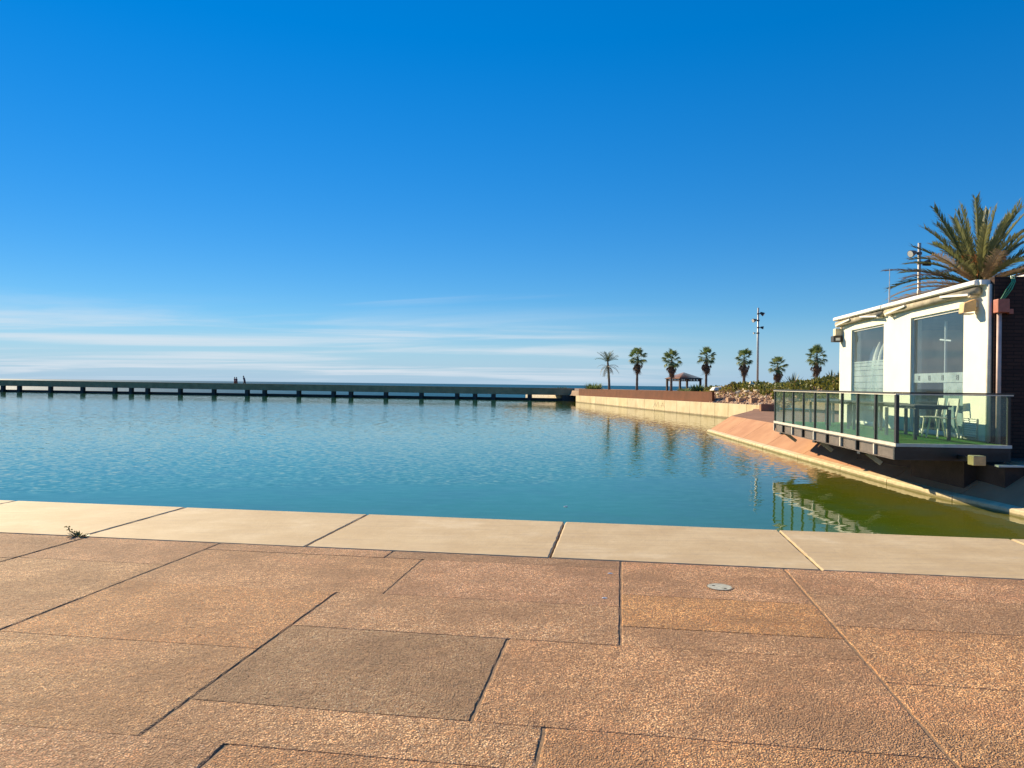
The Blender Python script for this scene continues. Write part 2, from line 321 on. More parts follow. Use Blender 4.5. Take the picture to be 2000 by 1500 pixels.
# ------------------------------------------------------------------ geometry helpers
class MB:
    def __init__(s): s.v = []; s.f = []; s.mi = []
    def add(s, vs, fs, m=0):
        o = len(s.v); s.v += [tuple(p) for p in vs]; s.f += [tuple(i + o for i in f) for f in fs]; s.mi += [m] * len(fs)
    def box(s, a, b, m=0):
        x0, y0, z0 = a; x1, y1, z1 = b
        s.add([(x0, y0, z0), (x1, y0, z0), (x1, y1, z0), (x0, y1, z0), (x0, y0, z1), (x1, y0, z1), (x1, y1, z1), (x0, y1, z1)],
              [(0, 3, 2, 1), (4, 5, 6, 7), (0, 1, 5, 4), (1, 2, 6, 5), (2, 3, 7, 6), (3, 0, 4, 7)], m)
    def prism(s, poly, z0, z1, m=0):
        """poly counter-clockwise; z0/z1 numbers or per-vertex lists"""
        n = len(poly); a = z0 if hasattr(z0, '__len__') else [z0] * n; b = z1 if hasattr(z1, '__len__') else [z1] * n
        s.add([(p[0], p[1], a[i]) for i, p in enumerate(poly)] + [(p[0], p[1], b[i]) for i, p in enumerate(poly)],
              [tuple(range(n - 1, -1, -1)), tuple(range(n, 2 * n))] + [(i, (i + 1) % n, n + (i + 1) % n, n + i) for i in range(n)], m)
    def bar(s, p, q, wd, ht, m=0, up=(0, 0, 1)):
        p = Vector(p); q = Vector(q); d = (q - p).normalized(); sd = d.cross(Vector(up))
        sd = sd.normalized() if sd.length > 1e-4 else Vector((1, 0, 0)); u = sd.cross(d)
        vs = [c + sd * (a * wd / 2) + u * (b * ht / 2) for c in (p, q) for a, b in ((-1, -1), (1, -1), (1, 1), (-1, 1))]
        s.add(vs, [(0, 3, 2, 1), (4, 5, 6, 7), (0, 1, 5, 4), (1, 2, 6, 5), (2, 3, 7, 6), (3, 0, 4, 7)][::1], m)
    def tube(s, pts, rad, n=8, m=0, cap=True):
        pts = [Vector(p) for p in pts]; rs = rad if hasattr(rad, '__len__') else [rad] * len(pts); vs = []
        for i, p in enumerate(pts):
            d = (pts[min(i + 1, len(pts) - 1)] - pts[max(i - 1, 0)]).normalized()
            a = d.cross(Vector((0, 0, 1))) if abs(d.z) < .95 else d.cross(Vector((0, 1, 0))); a.normalize(); b = d.cross(a)
            vs += [p + (a * math.cos(2 * math.pi * k / n) + b * math.sin(2 * math.pi * k / n)) * rs[i] for k in range(n)]
        fs = [(i * n + k, i * n + (k + 1) % n, (i + 1) * n + (k + 1) % n, (i + 1) * n + k) for i in range(len(pts) - 1) for k in range(n)]
        if cap: fs += [tuple(range(n - 1, -1, -1)), tuple(range((len(pts) - 1) * n, len(pts) * n))]
        s.add(vs, fs, m)
    def mesh(s, name, mats, smooth=False):
        me = bpy.data.meshes.new(name); me.from_pydata(s.v, [], s.f)
        for m in (mats if isinstance(mats, (list, tuple)) else [mats]): me.materials.append(MATS[m])
        me.polygons.foreach_set('material_index', s.mi)
        if smooth: me.polygons.foreach_set('use_smooth', [True] * len(me.polygons))
        me.update(); bm = bmesh.new(); bm.from_mesh(me); bmesh.ops.recalc_face_normals(bm, faces=bm.faces); bm.to_mesh(me); bm.free()
        return me
    def build(s, name, mats, parent=None, smooth=False, loc=None, rot=None, bevel=0):
        o = link(name, s.mesh(name, mats, smooth), parent, loc, rot)
        if bevel:
            md = o.modifiers.new('bevel', 'BEVEL'); md.width = bevel; md.segments = 2; md.limit_method = 'ANGLE'
        return o
def link(name, data, parent=None, loc=None, rot=None, scale=None):
    o = bpy.data.objects.new(name, data); COL.objects.link(o)
    if parent: o.parent = parent
    if loc is not None: o.location = loc
    if rot is not None: o.rotation_euler = rot
    if scale is not None: o.scale = scale if hasattr(scale, '__len__') else (scale,) * 3
    return o
def tag(o, label, cat, group=None):
    o['label'] = label; o['category'] = cat
    if group: o['group'] = group
    return o
def thing(name, label, cat, loc=(0, 0, 0), rz=0, group=None): return tag(link(name, None, None, loc, (0, 0, rz)), label, cat, group)
def kind(o, k='structure'): o['kind'] = k; return o
def copy_tree(o, parent=None):
    c = o.copy(); COL.objects.link(c)
    if parent: c.parent = parent
    for ch in list(o.children): copy_tree(ch, c)
    return c
def at(px, py, z=None, D=None):
    """where the sight line through photo pixel (px, py) meets height z or distance D"""
    r = math.atan(.0114); dx = px - 1000; dy = 751 - py
    x = dx * math.cos(r) - dy * math.sin(r); y = dx * math.sin(r) + dy * math.cos(r)
    if D is None: D = (z - 1.6) * 1450 / y
    return Vector((x / 1450 * D, D, 1.6 + y / 1450 * D))

# ------------------------------------------------------------------ plaza and coping (grid frame u along the edge, v away)
TG = math.atan(.148); CG, SG = math.cos(TG), math.sin(TG)
def UV(u, v): return (CG * u + SG * v, -SG * u + CG * v)
ZW = -.6
b = MB(); b.prism([UV(-60, -12), UV(9.6, -12), UV(9.3, 6.835), UV(-60, 6.835)], -1.0, -.006)
plaza = kind(b.build('plaza', 'joint_sand'))
def slab(u0, v0, u1, v1, tint, name='paving_slab', mat='pebble_paving', parent=plaza, gu=.008, gv=.0003, jit=.004, step=.06, ztop=0., th=.05, bev=.007):
    u0 += gu; u1 -= gu; v0 += gv; v1 -= gv
    cu, cv = (u0 + u1) / 2, (v0 + v1) / 2
    def edge(p, q_):
        n = max(1, int(math.dist(p, q_) / step)); return [(p[0] + (q_[0] - p[0]) * i / n, p[1] + (q_[1] - p[1]) * i / n) for i in range(n)]
    cs = [(u0, v0), (u1, v0), (u1, v1), (u0, v1)]; out = []
    for i in range(4): out += edge(cs[i], cs[(i + 1) % 4])
    out = [(a + random.uniform(-1, 1) * jit, b_ + random.uniform(-1, 1) * jit) for a, b_ in out]
    inn = []
    for a, b_ in out:
        e = bev * random.uniform(.6, 1.5)
        ev = e * .4; inn.append((min(max(a, u0 + e), u1 - e), min(max(b_, v0 + ev), v1 - ev)))
    n = len(out); mb = MB(); dz = random.uniform(-.002, .002)
    vs = [(*UV(*p), ztop - th) for p in out] + [(*UV(*p), ztop - bev * .7 + dz) for p in out] + [(*UV(*p), ztop + dz) for p in inn]
    fs = [(i, (i + 1) % n, n + (i + 1) % n, n + i) for i in range(n)] + [(n + i, n + (i + 1) % n, 2 * n + (i + 1) % n, 2 * n + i) for i in range(n)] + [tuple(range(2 * n, 3 * n))]
    mb.add(vs, fs); o = mb.build(name, mat, parent); o.color = (*tint, 1); return o
PK, OR, GY, TN, DK = (1.0, .80, .66), (1.05, .74, .42), (.56, .53, .46), (.95, .80, .64), (.60, .50, .44)
def tj(t, u=0): f = random.uniform(.94, 1.05) * (1.08 + .035 * max(-6, min(2, u))); return (t[0] * f, t[1] * f * random.uniform(.98, 1.02), t[2] * f * random.uniform(.96, 1.04))
SL = [(-3.9, 6.56, -2.13, 6.83, PK), (-2.13, 6.56, 0.01, 6.83, DK), (-3.9, 5.41, -1.77, 6.56, PK), (-1.77, 5.43, .01, 6.56, PK),
      (-3.9, 4.18, -2.13, 5.41, (1.0, .74, .48)), (-2.13, 4.62, .01, 5.43, TN), (-2.13, 3.46, -.69, 4.62, GY), (.01, 5.76, 1.43, 6.83, PK),
      (.01, 5.0, 1.43, 5.76, OR), (.01, 4.63, 1.43, 5.0, TN), (-.69, 3.46, 1.43, 4.63, (1.0, .80, .60)), (-2.13, 3.06, -.34, 3.46, TN), (-.34, 2.1, 1.43, 3.46, (1.0, .76, .54)),
      (-1.71, 2.1, -.34, 3.06, (1.0, .76, .56)), (-3.9, 2.1, -1.71, 3.06, TN), (-3.9, 3.06, -2.13, 4.18, (.92, .78, .60)),
      (1.43, 6.06, 3.9, 6.83, PK), (1.43, 5.27, 3.9, 6.06, TN), (1.43, 4.3, 3.9, 5.27, (1.0, .76, .54)), (1.43, 3.4, 3.9, 4.3, (.98, .74, .54)), (1.43, 2.1, 3.9, 3.4, TN),
      (-5.35, 5.95, -3.9, 6.83, PK), (-5.35, 4.9, -3.9, 5.95, (.88, .76, .60)), (-5.35, 3.9, -3.9, 4.9, PK), (-5.35, 2.1, -3.9, 3.9, TN),
      (-7.6, 5.9, -5.35, 6.83, (.86, .68, .56)), (-7.6, 4.6, -5.35, 5.9, (.8, .68, .54)), (-7.6, 2.1, -5.35, 4.6, PK)]
for s_ in SL: slab(*s_[:4], tj(s_[4], (s_[0] + s_[2]) / 2))
for (u0, u1) in ((-9.8, -7.6), (3.9, 6.4), (6.4, 9.2), (-12, -9.8)):
    v = 6.83
    while v > -.2:
        nv = v - random.uniform(.8, 1.4); slab(u0, nv, u1, v, tj(random.choice((PK, TN, (1.0, .76, .54)))), step=.12); v = nv
for u0 in (-9.8, -7.6, -5.35, -3.9, -1.9, 0.1, 1.43):
    u1 = {-9.8: -7.6, -7.6: -5.35, -5.35: -3.9, -3.9: -1.9, -1.9: .1, .1: 1.43, 1.43: 3.9}[u0]
    if u0 > -9: slab(u0, .9, u1, 2.1, tj(TN), step=.15); slab(u0, -.4, u1, .9, tj(PK), step=.15)
b = MB(); b.prism([UV(-60, 6.85), UV(9.6, 6.85), UV(9.6, 8.60), UV(-60, 8.60)], -1.6, -.025)
coping = kind(b.build('pool_coping', 'joint_sand'))
for k in range(-9, 5):
    u0 = -.64 + 2.39 * k
    slab(u0 - 2.39, 6.845, u0, 8.66, tuple(random.uniform(.94, 1.03) for _ in range(1)) * 3, 'coping_slab', 'coping_concrete', coping, gu=.010, gv=.0, jit=.003, step=.09, th=.22, bev=.012, ztop=.004)
# drain cover set in the paving
cov = thing('inspection_cover', 'small round pale metal cover set into the pink paving', 'cover', (*UV(.79, 6.11), .001))
b = MB(); b.tube([(0, 0, 0), (0, 0, .0035)], .094, 28); b.build('cover_plate', 'cover_metal', cov)
b = MB(); b.tube([(0, 0, .0), (0, 0, .012)], [.105, .105], 28); 
rb = MB()
for k in range(28):
    a0, a1 = 2 * math.pi * k / 28, 2 * math.pi * (k + 1) / 28
    p = lambda r_, a, z: (r_ * math.cos(a), r_ * math.sin(a), z)
    rb.add([p(.096, a0, .002), p(.106, a0, .003), p(.106, a1, .003), p(.096, a1, .002)], [(0, 1, 2, 3)])
rb.build('rim_ring', 'joint_sand', cov)
for (x, y) in ((-.04, .03), (.03, -.05)):
    b = MB(); b.tube([(x, y, .001), (x, y, .0045)], .013, 10); b.build('lifting_hole', 'hole_dark', cov)
# weed in the joint
weed = thing('weed', 'small green weed growing in the joint beside the pale coping', 'weed', (*UV(-5.46, 6.842), 0))
b = MB()
for k in range(46):
    a = random.uniform(0, 6.28); r0 = random.uniform(0, .05); ln = random.uniform(.03, .075)
    p = Vector((r0 * math.cos(a) * 1.6, r0 * math.sin(a), .0)); t = p + Vector((math.cos(a) * ln, math.sin(a) * ln * .6, random.uniform(.01, .05)))
    s_ = Vector((-math.sin(a), math.cos(a), .2)) * .011
    b.add([p, p.lerp(t, .5) + s_, t, p.lerp(t, .5) - s_], [(0, 1, 2, 3)])
b.build('leaf', 'weed_green', weed)['kind'] = 'stuff'
st_ = MB(); st_.tube([(-.02, 0, 0), (-.06, .01, .03), (-.10, .015, .05), (-.115, .02, .085)], [.006, .005, .004, .008], 6)
for (x, z) in ((-.06, .04), (-.09, .06), (-.115, .09)):
    for k in range(5):
        a = k * 1.25; st_.add([(x, .01, z), (x + .02 * math.cos(a), .02 * math.sin(a), z + .015), (x + .035 * math.cos(a), .035 * math.sin(a), z + .005)], [(0, 1, 2)])
st_.build('stem', 'weed_green', weed)

# ------------------------------------------------------------------ bank on the right
CURB = [(8.95, 5.5), (8.86, 9), (8.84, 12.8), (8.80, 13.3), (8.69, 14.62), (8.67, 16.05), (8.67, 17.14), (8.75, 19.67), (8.85, 22.95), (9.0, 26.6), (9.25, 32), (9.47, 35.95)]
def cxy(Y):
    for (x0, y0), (x1, y1) in zip(CURB, CURB[1:]):
        if y0 <= Y <= y1: return x0 + (x1 - x0) * (Y - y0) / (y1 - y0)
    return CURB[-1][0]
def bankz(x, y): return min(.2, -.46 + .66 * (x - cxy(y) - .16))
JY = [5.5, 8.4, 10.2, 12.0, 14.62, 17.14, 19.75, 22.95, 26.6, 29.9, 33, 35.95]
b = MB()
ys = [5.5 + .5 * i for i in range(61)] + [35.95]
for y0, y1 in zip(ys, ys[1:]):
    b.prism([(cxy(y0) + .02, y0), (cxy(y0) + 1.16, y0), (cxy(y1) + 1.16, y1), (cxy(y1) + .02, y1)], -1.5, [-.60, .14, .14, -.60])
bank = kind(b.build('bank', 'joint_sand'))
for i, (y0, y1) in enumerate(zip(JY, JY[1:])):
    g = .014; n = max(2, int((y1 - y0) / .6)); yy = [y0 + g + (y1 - y0 - 2 * g) * k / n for k in range(n + 1)]
    lo = [(cxy(y) + .165, y) for y in yy]; hi = [(cxy(y) + 1.16, y) for y in yy]
    mb = MB(); vs = []
    for (p, q_) in zip(lo, hi): vs += [(p[0], p[1], -.46), (q_[0], q_[1], .2), (q_[0] + .03, q_[1], .10), (p[0], p[1], -.56)]
    fs = []
    for k in range(n):
        o = 4 * k
        for e in range(4): fs.append((o + e, o + (e + 1) % 4, o + 4 + (e + 1) % 4, o + 4 + e))
    fs += [(0, 1, 2, 3), (4 * n + 3, 4 * n + 2, 4 * n + 1, 4 * n)]
    mb.add(vs, fs); o = mb.build('bank_panel', 'bank_concrete', bank); f = random.uniform(.93, 1.05); o.color = (f, f * random.uniform(.97, 1.03), f, 1)
    mb = MB(); vs = []
    for y in yy: x = cxy(y); vs += [(x, y, -.9), (x, y, -.505), (x + .02, y, -.485), (x + .158, y, -.455), (x + .158, y, -.9)]
    fs = []
    for k in range(n):
        o = 5 * k
        for e in range(5): fs.append((o + e, o + (e + 1) % 5, o + 5 + (e + 1) % 5, o + 5 + e))
    fs += [(0, 1, 2, 3, 4), tuple(5 * n + e for e in (4, 3, 2, 1, 0))]
    mb.add(vs, fs); mb.build('curb_stone', 'curb_concrete', bank)
b = MB()
TERR = [(cxy(5.5) + 1.16, 5.5), (60, 5.5), (60, 46), (15.7, 48.2), (14.6, 45), (cxy(35.95) + 1.16, 35.95)] + [(cxy(y) + 1.16, y) for y in (32, 26.6, 22.95, 19.67, 17.14, 14.62, 12.8, 9)]
b.prism(TERR, -1.2, .195); kind(b.build('terrace', 'terrace_paving'))

# ------------------------------------------------------------------ far side walls
WA = Vector((8.3, 96.4, 0)); WD = Vector((.1518, -.9884, 0)); WN = Vector((.9884, .1518, 0))
def WP(s, n, z=0): p = WA + WD * s + WN * n; return (p.x, p.y, z)
cw = thing('concrete_wall', 'long low pale concrete pool wall of joined panels below the rust brown wall', 'wall')
s_ = 0; S_END = 49.7
def wtop(s): return .25 + .2 * s / 50
while s_ < S_END - .3:
    e = min(s_ + random.choice((2.2, 2.5, 2.8)), S_END)
    b = MB(); a, c = s_ + .018, e - .018
    b.prism([WP(a, 0), WP(c, 0), WP(c, .38), WP(a, .38)], -1.3, [wtop(a), wtop(c), wtop(c), wtop(a)])
    o = b.build('wall_panel', 'wall_concrete', cw, bevel=.012); f = random.uniform(.93, 1.04); o.color = (f, f, f * random.uniform(.95, 1.03), 1); s_ = e
b = MB(); b.prism([WP(.02, .04), WP(S_END, .04), WP(S_END, .34), WP(.02, .34)], -1.3, [wtop(0) - .03, wtop(S_END) - .03, wtop(S_END) - .03, wtop(0) - .03]); b.build('wall_core', 'joint_sand', cw)
gf = MB()
for pts in ([(29.6, -.35), (30.1, .12), (30.3, -.25), (30.9, .2), (31.1, -.3)], [(31.6, -.3), (32.0, .15), (32.5, -.25)], [(31.4, -.1), (32.3, -.12)]):
    for p, q_ in zip(pts, pts[1:]): gf.bar(WP(p[0], -.004, p[1]), WP(q_[0], -.004, q_[1]), .03, .01, up=(1, 0, 0))
gf.build('graffiti', 'graffiti_dark', cw)
rw = thing('rust_wall', 'rust brown steel retaining wall running above the pale concrete wall', 'wall')
s_ = 0
while s_ < 41:
    e = min(s_ + 6, 41.4); b = MB(); b.prism([WP(s_ + .004, .40), WP(e - .004, .40), WP(e - .004, .58), WP(s_ + .004, .58)], .0, [1.12 + .1 * s_ / 41, 1.12 + .1 * e / 41, 1.12 + .1 * e / 41, 1.12 + .1 * s_ / 41]); b.build('steel_panel', 'rust_steel', rw); s_ = e

# ------------------------------------------------------------------ footbridge
BA = Vector((8.6, 102.5, 0)); BD = Vector((-.973, .231, 0)); BN = Vector((.231, .973, 0))
def BP(s, n, z=0): p = BA + BD * s + BN * n; return (p.x, p.y, z)
def btop(s): return 1.10 + .20 * s / 95
br = thing('footbridge', 'long low dark footbridge on square posts crossing the far side of the pool', 'bridge')
S0, S1 = 0, 150
for (n0, n1, za, zb, nm) in ((0, .35, -.92, 0, 'edge_beam'), (.36, 4.6, -.92, -.45, 'bridge_deck')):
    b = MB(); b.prism([BP(S1, n0), BP(S0, n0), BP(S0, n1), BP(S1, n1)], [btop(S1) + za, btop(S0) + za] + [btop(S0) + za, btop(S1) + za], [btop(S1) + zb, btop(S0) + zb, btop(S0) + zb, btop(S1) + zb]); b.build(nm, 'bridge_beam', br)
b = MB(); b.prism([BP(S1, -.03), BP(S0, -.03), BP(S0, .40), BP(S1, .40)], [btop(S1) + .002, btop(S0) + .002] * 1 + [btop(S0) + .002, btop(S1) + .002], [btop(S1) + .05, btop(S0) + .05, btop(S0) + .05, btop(S1) + .05]); b.build('coping_rail', 'bridge_beam', br)
def bs(px):
    r = (px - 1000) / 1450; return (r * BA.y - BA.x) / (BD.x - r * BD.y)
PX = [1034, 963, 927, 892, 822, 752.5, 684, 650, 582, 515, 481, 416, 350, 286, 254, 222, 159, 96, 35, 3]
for px in PX + [-28, -60, -120, -180]:
    s = bs(px); b = MB(); b.prism([BP(s + .27, .06), BP(s - .27, .06), BP(s - .27, .60), BP(s + .27, .60)], -1.4, btop(s) - .925); b.build('post', 'bridge_post', br)
b = MB(); b.prism([BP(1.7, .05), BP(.05, .05), BP(.05, 5), BP(1.7, 5)], -1.4, btop(3) - .925); b.build('abutment', 'bridge_post', br)
b = MB(); b.prism([BP(150, .75), BP(1.5, .75), BP(1.5, 1.15), BP(150, 1.15)], -4.2, -.26); kind(b.build('pool_rim', 'rim_dark'))
b = MB(); b.prism([(2.2, 121), (6.95, 105.5), (7.6, 105.7), (2.9, 121.2)], -4, [.02, .16, .16, .02]); tag(b.build('stone_wall', 'pale_stone', bevel=.1), 'short sunlit pale wall seen under the right end of the footbridge', 'wall')

# ------------------------------------------------------------------ water, sea, ground
b = MB(); wp = [UV(-150, 8.5), UV(9.9, 8.5), (10.2, 20), (10.6, 36.5), (15.8, 46), WP(40, .2)[:2], WP(0, .2)[:2], WP(-7, .2)[:2], BP(0, .8)[:2], BP(150, .8)[:2]]
b.add([(x, y, ZW) for x, y in wp], [tuple(range(len(wp)))]); kind(b.build('pool_water', 'pool_water'))
b = MB(); b.add([(-26000, 60, -4.2), (26000, 60, -4.2), (26000, 30000, -4.2), (-26000, 30000, -4.2)], [(0, 1, 2, 3)]); kind(b.build('sea', 'sea_water'))
def sm(a, b_, x): t = min(1, max(0, (x - a) / (b_ - a))); return t * t * (3 - 2 * t)
RID = [(-20, .85), (34, .9), (36.5, 1.15), (38.4, 1.38), (40.5, 1.48), (44.6, 1.46), (49.5, 1.58), (51.7, 1.8), (53.5, 1.95), (58, 2.0), (70, 2.0), (110, 1.2)]
def ridge(s):
    for (a, x), (c, y) in zip(RID, RID[1:]):
        if a <= s <= c: return x + (y - x) * (s - a) / (c - a)
    return .9
def gz(s, n):
    foot = wtop(min(max(s, 0), 50)) - .06
    k = sm(.45, 2.6, n); z = foot + (ridge(s) - foot) * k
    z += .14 * mnoise.noise((s * .7, n * .7, 0)) * sm(.5, 1.5, n) * sm(34, 40, s)
    if s < 36: z = max(z, .85 * sm(.45, .8, n)) if n < 2.6 else z
    return z - max(0, n - 14) * .012
def ground_at(px, py):
    """march the sight line to the mound"""
    for i in range(700):
        D = 36 + i * .1; p = at(px, py, D=D); d = p - WA; n = d.dot(WN); s = d.dot(WD)
        if n > .45 and p.z <= gz(s, n): return Vector((p.x, p.y, gz(s, n)))
    return None
def at_ground(px, D):
    """ground point under pixel column px at distance D"""
    p = at(px, 750, D=D); d = p - WA; return Vector((p.x, p.y, gz(d.dot(WD), d.dot(WN))))
ss = [-70 + 4 * i for i in range(26)] + [34 + .7 * i for i in range(56)] + [74 + 4 * i for i in range(14)]; ns = [.39, .6, .85, 1.1, 1.4, 1.7, 2, 2.3, 2.6, 3, 3.6, 4.4, 5.5, 7, 9, 12, 16, 24, 34, 46, 60, 90, 140]
b = MB(); vs = [WP(s, n, gz(s, n)) for s in ss for n in ns]; m_ = len(ns)
b.add(vs, [(i * m_ + j, i * m_ + j + 1, (i + 1) * m_ + j + 1, (i + 1) * m_ + j) for i in range(len(ss) - 1) for j in range(m_ - 1)]); kind(b.build('ground', 'soil', smooth=True))

# rubble on the bank of the mound
def rock(mb, c, r, flat=.7, m=0):
    bm = bmesh.new(); bmesh.ops.create_icosphere(bm, subdivisions=1, radius=r)
    o = random.uniform(0, 99); rot = Matrix.Rotation(random.uniform(0, 6.3), 3, 'Z') @ Matrix.Rotation(random.uniform(-.5, .5), 3, 'X')
    for v in bm.verts:
        k = 1 + .38 * mnoise.noise(v.co / r * 1.3 + Vector((o, 0, 0))); v.co = rot @ Vector((v.co.x * k * 1.2, v.co.y * k * .85, v.co.z * k * flat))
    bm.verts.index_update(); mb.add([v.co + Vector(c) for v in bm.verts], [[v.index for v in f.verts] for f in bm.faces], m); bm.free()
ICO = None
b = MB(); cnt = 0
while cnt < 1500:
    s = random.uniform(36.5, 52); n = random.uniform(.5, 1.9)
    if s < 40.5 and n < .75: continue
    r = random.choice((.06, .08, .10, .13, .18)); rock(b, WP(s, n, gz(s, n) + r * .2), r, m=0 if random.random() < .86 else 1); cnt += 1
kind(b.build('rubble', ['rubble_stone', 'pale_stone']), 'stuff')
lab = ['pale boulder low in the scrub, left of the tall lamp mast', 'pale upright boulder in the scrub just left of the mast base', 'flat pale stone at the top of the rubble slope, below the upright boulder', 'flat pale stone near the railing end at the top of the rubble',
       'pale pointed boulder in the scrub behind the glass railing', 'pale angular boulder at the top of the rubble under the fifth palm']
for (px, py, r, fl), lb in zip(((1445, 757, .26, .75), (1469, 757, .27, 1.3), (1462, 766, .42, .3), (1478, 766, .3, .35), (1577, 756, .22, 1.4), (1456, 754, .22, .8)), lab):
    p = ground_at(px, py) or at_ground(px, 54); mb = MB(); rock(mb, (0, 0, 0), r, fl); o = mb.build('boulder', 'pale_stone', loc=p + Vector((0, 0, r * fl * .5))); tag(o, lb, 'boulder', 'pale boulders on the mound')
b = MB(); b.add([(-.65, -.35, 0), (.65, -.35, 0), (.65, .35, 0), (-.65, .35, 0), (-.45, -.2, .24), (.62, -.25, .34), (.62, .3, .36), (-.4, .3, .27)], [(0, 3, 2, 1), (4, 5, 6, 7), (0, 1, 5, 4), (1, 2, 6, 5), (2, 3, 7, 6), (3, 0, 4, 7)])
p = ground_at(1404, 762) or at_ground(1404, 58)
tag(b.build('stone_slab', 'white_render', loc=p + Vector((0, 0, -.05)), rot=(0, 0, .2), bevel=.03), 'white sloping slab at the left end of the mound scrub', 'slab')
for (px, py), lb in zip(((1366, 781), (1389, 781), (1426, 785), (1449, 788), (1472, 789)), ('squared brown stone block at the rust wall end, first in its row', 'squared brown stone block in the rubble, second from the rust wall end', 'squared brown stone block in the rubble foot, middle one of five', 'squared brown stone block in the rubble, second from the terrace', 'squared brown stone block in the rubble, nearest to the terrace')):
    r = (px - 1000) / 1450; n = .85
    Y = (WA.x + WD.x * 0 + WN.x * n + 0.0 - 0); s = None
    for k in range(600):
        s_t = 30 + k * .05; x, y, _ = WP(s_t, n)
        if x / y >= r: s = s_t; break
    b = MB(); b.box((-.22, -.22, -.2), (.22, .22, .36)); tag(b.build('stone_block', 'rubble_stone', loc=WP(s, n, gz(s, n) + .02), rot=(0, 0, random.uniform(-.25, .05)), bevel=.03), lb, 'stone block', 'squared stone blocks along the foot of the rubble')
b = MB(); b.box((-.45, -.25, 0), (.6, .25, .42)); p = at(1500, 803, z=.2); tag(b.build('timber_bench', 'terrace_paving', loc=(p.x, p.y, .195), rot=(0, 0, -.12), bevel=.02), 'low brown block seat on the terrace at the end of the concrete wall', 'seat')

# scrub: leafy ground cover
def scrub(name, mats, n_, test, size):
    b = MB(); k = 0; tries = 0
    while k < n_ and tries < n_ * 6:
        tries += 1; s = random.uniform(36, 62); n = random.uniform(1.2, 9)
        f = test(s, n)
        if random.random() > f: continue
        bz = gz(s, n); hmax = .12 + .34 * max(0, mnoise.noise((s * .55, n * .55, 3)) + .35)
        for _ in range(6):
            p = Vector(WP(s + random.gauss(0, .13), n + random.gauss(0, .13), bz + random.uniform(0, hmax)))
            d = Vector((random.gauss(0, 1), random.gauss(0, 1), random.gauss(.6, .8))).normalized() * random.uniform(*size); e = d.cross(Vector((random.gauss(0, 1), random.gauss(0, 1), random.gauss(0, 1)))).normalized() * d.length * .32
            b.add([p, p + d * .5 + e, p + d, p + d * .5 - e], [(0, 1, 2, 3)], random.choice(range(len(mats)))); k += 1
    return kind(b.build(name, mats), 'stuff')
def t_scrub(s, n):
    a = sm(1.6, 2.4, n + .9 * mnoise.noise((s * .5, 0, 9))); g = 1 if mnoise.noise((s * .45, n * .45, 5)) > -.3 else .15
    if 48.6 < s: a = max(a, sm(.5, 1.1, n)); g = 1
    return a * g
scrub('ground_cover', ['scrub_green', 'scrub_green', 'bush_green'], 64000, t_scrub, (.10, .26))
def t_dry(s, n): return sm(.9, 1.6, n) * sm(3.2, 2.2, n) * (1 if mnoise.noise((s * .6, n * .6, 15)) > .05 else .05)
scrub('dry_cover', ['scrub_dry', 'scrub_green'], 5000, t_dry, (.08, .18))

# ------------------------------------------------------------------ palms
def pinnate(name, mat, droop=1.0, nl=30, width=.2, seed=0, vee=.5, fwd=.75, ragged=.2):
    rnd = random.Random(seed); b = MB(); pts = []; x = z = 0; nseg = 12; a = 0
    for i in range(nseg + 1):
        pts.append(Vector((x, 0, z))); a = -droop * (i / nseg) ** 1.4; x += math.cos(a) / nseg; z += math.sin(a) / nseg
    b.tube(pts, [.013 * (1 - .8 * i / nseg) for i in range(nseg + 1)], 4, cap=False)
    for i in range(nl):
        t = .16 + .83 * i / (nl - 1); f = t * nseg; k = min(int(f), nseg - 1); p = pts[k].lerp(pts[k + 1], f - k); d = (pts[k + 1] - pts[k]).normalized(); up = Vector((-d.z, 0, d.x))
        ln = width * (math.sin(math.pi * min(1, (t - .05) * .92)) ** .55 + .25)
        for sd in (-1, 1):
            l_ = ln * rnd.uniform(1 - ragged, 1 + ragged * .5); dd = (d * (fwd + t * .6) + Vector((0, sd, 0)) + up * rnd.uniform(vee * .4, vee * 1.2)).normalized(); e = d * .010
            m = p + dd * l_ * .55; tip = p + dd * l_ + Vector((0, 0, -l_ * .15))
            b.add([p - e, m - e * .9, tip, m + e * .9, p + e], [(0, 1, 3, 4), (1, 2, 3)])
    return b.mesh(name, mat)
def fan(name, mat, seed=0, droop=.25, spread=2.0, ragged=.15):
    rnd = random.Random(seed); b = MB(); b.tube([(0, 0, 0), (.30, 0, .015), (.58, 0, 0)], [.02, .014, .012], 4, cap=False); n = 18; c = Vector((.56, 0, 0))
    for i in range(n):
        a = (-1 + 2 * i / (n - 1)) * spread; ln = (.44 - .10 * (abs(a) / spread) ** 2) * rnd.uniform(1 - ragged, 1.05); da = spread / n * 1.05
        r1 = ln * .62; zf = .035 if i % 2 else -.005
        def pt(ang, r_, z): return c + Vector((r_ * math.cos(ang), r_ * math.sin(ang), z))
        b.add([c, pt(a - da, r1, -droop * r1 * .35), pt(a, r1, zf - droop * r1 * .3), pt(a + da, r1, -droop * r1 * .35), pt(a + rnd.uniform(-.05, .05), ln, -droop * ln * rnd.uniform(.7, 1.5))],
              [(0, 1, 2), (0, 2, 3), (1, 4, 2), (2, 4, 3)])
    return b.mesh(name, mat)
FANS = [fan('frond', 'fan_green', k, .25 + .15 * k) for k in range(3)]
DEADF = [fan('dead_frond', 'dead_leaf', 10 + k, .9 + .3 * k, 1.1, .35) for k in range(3)]
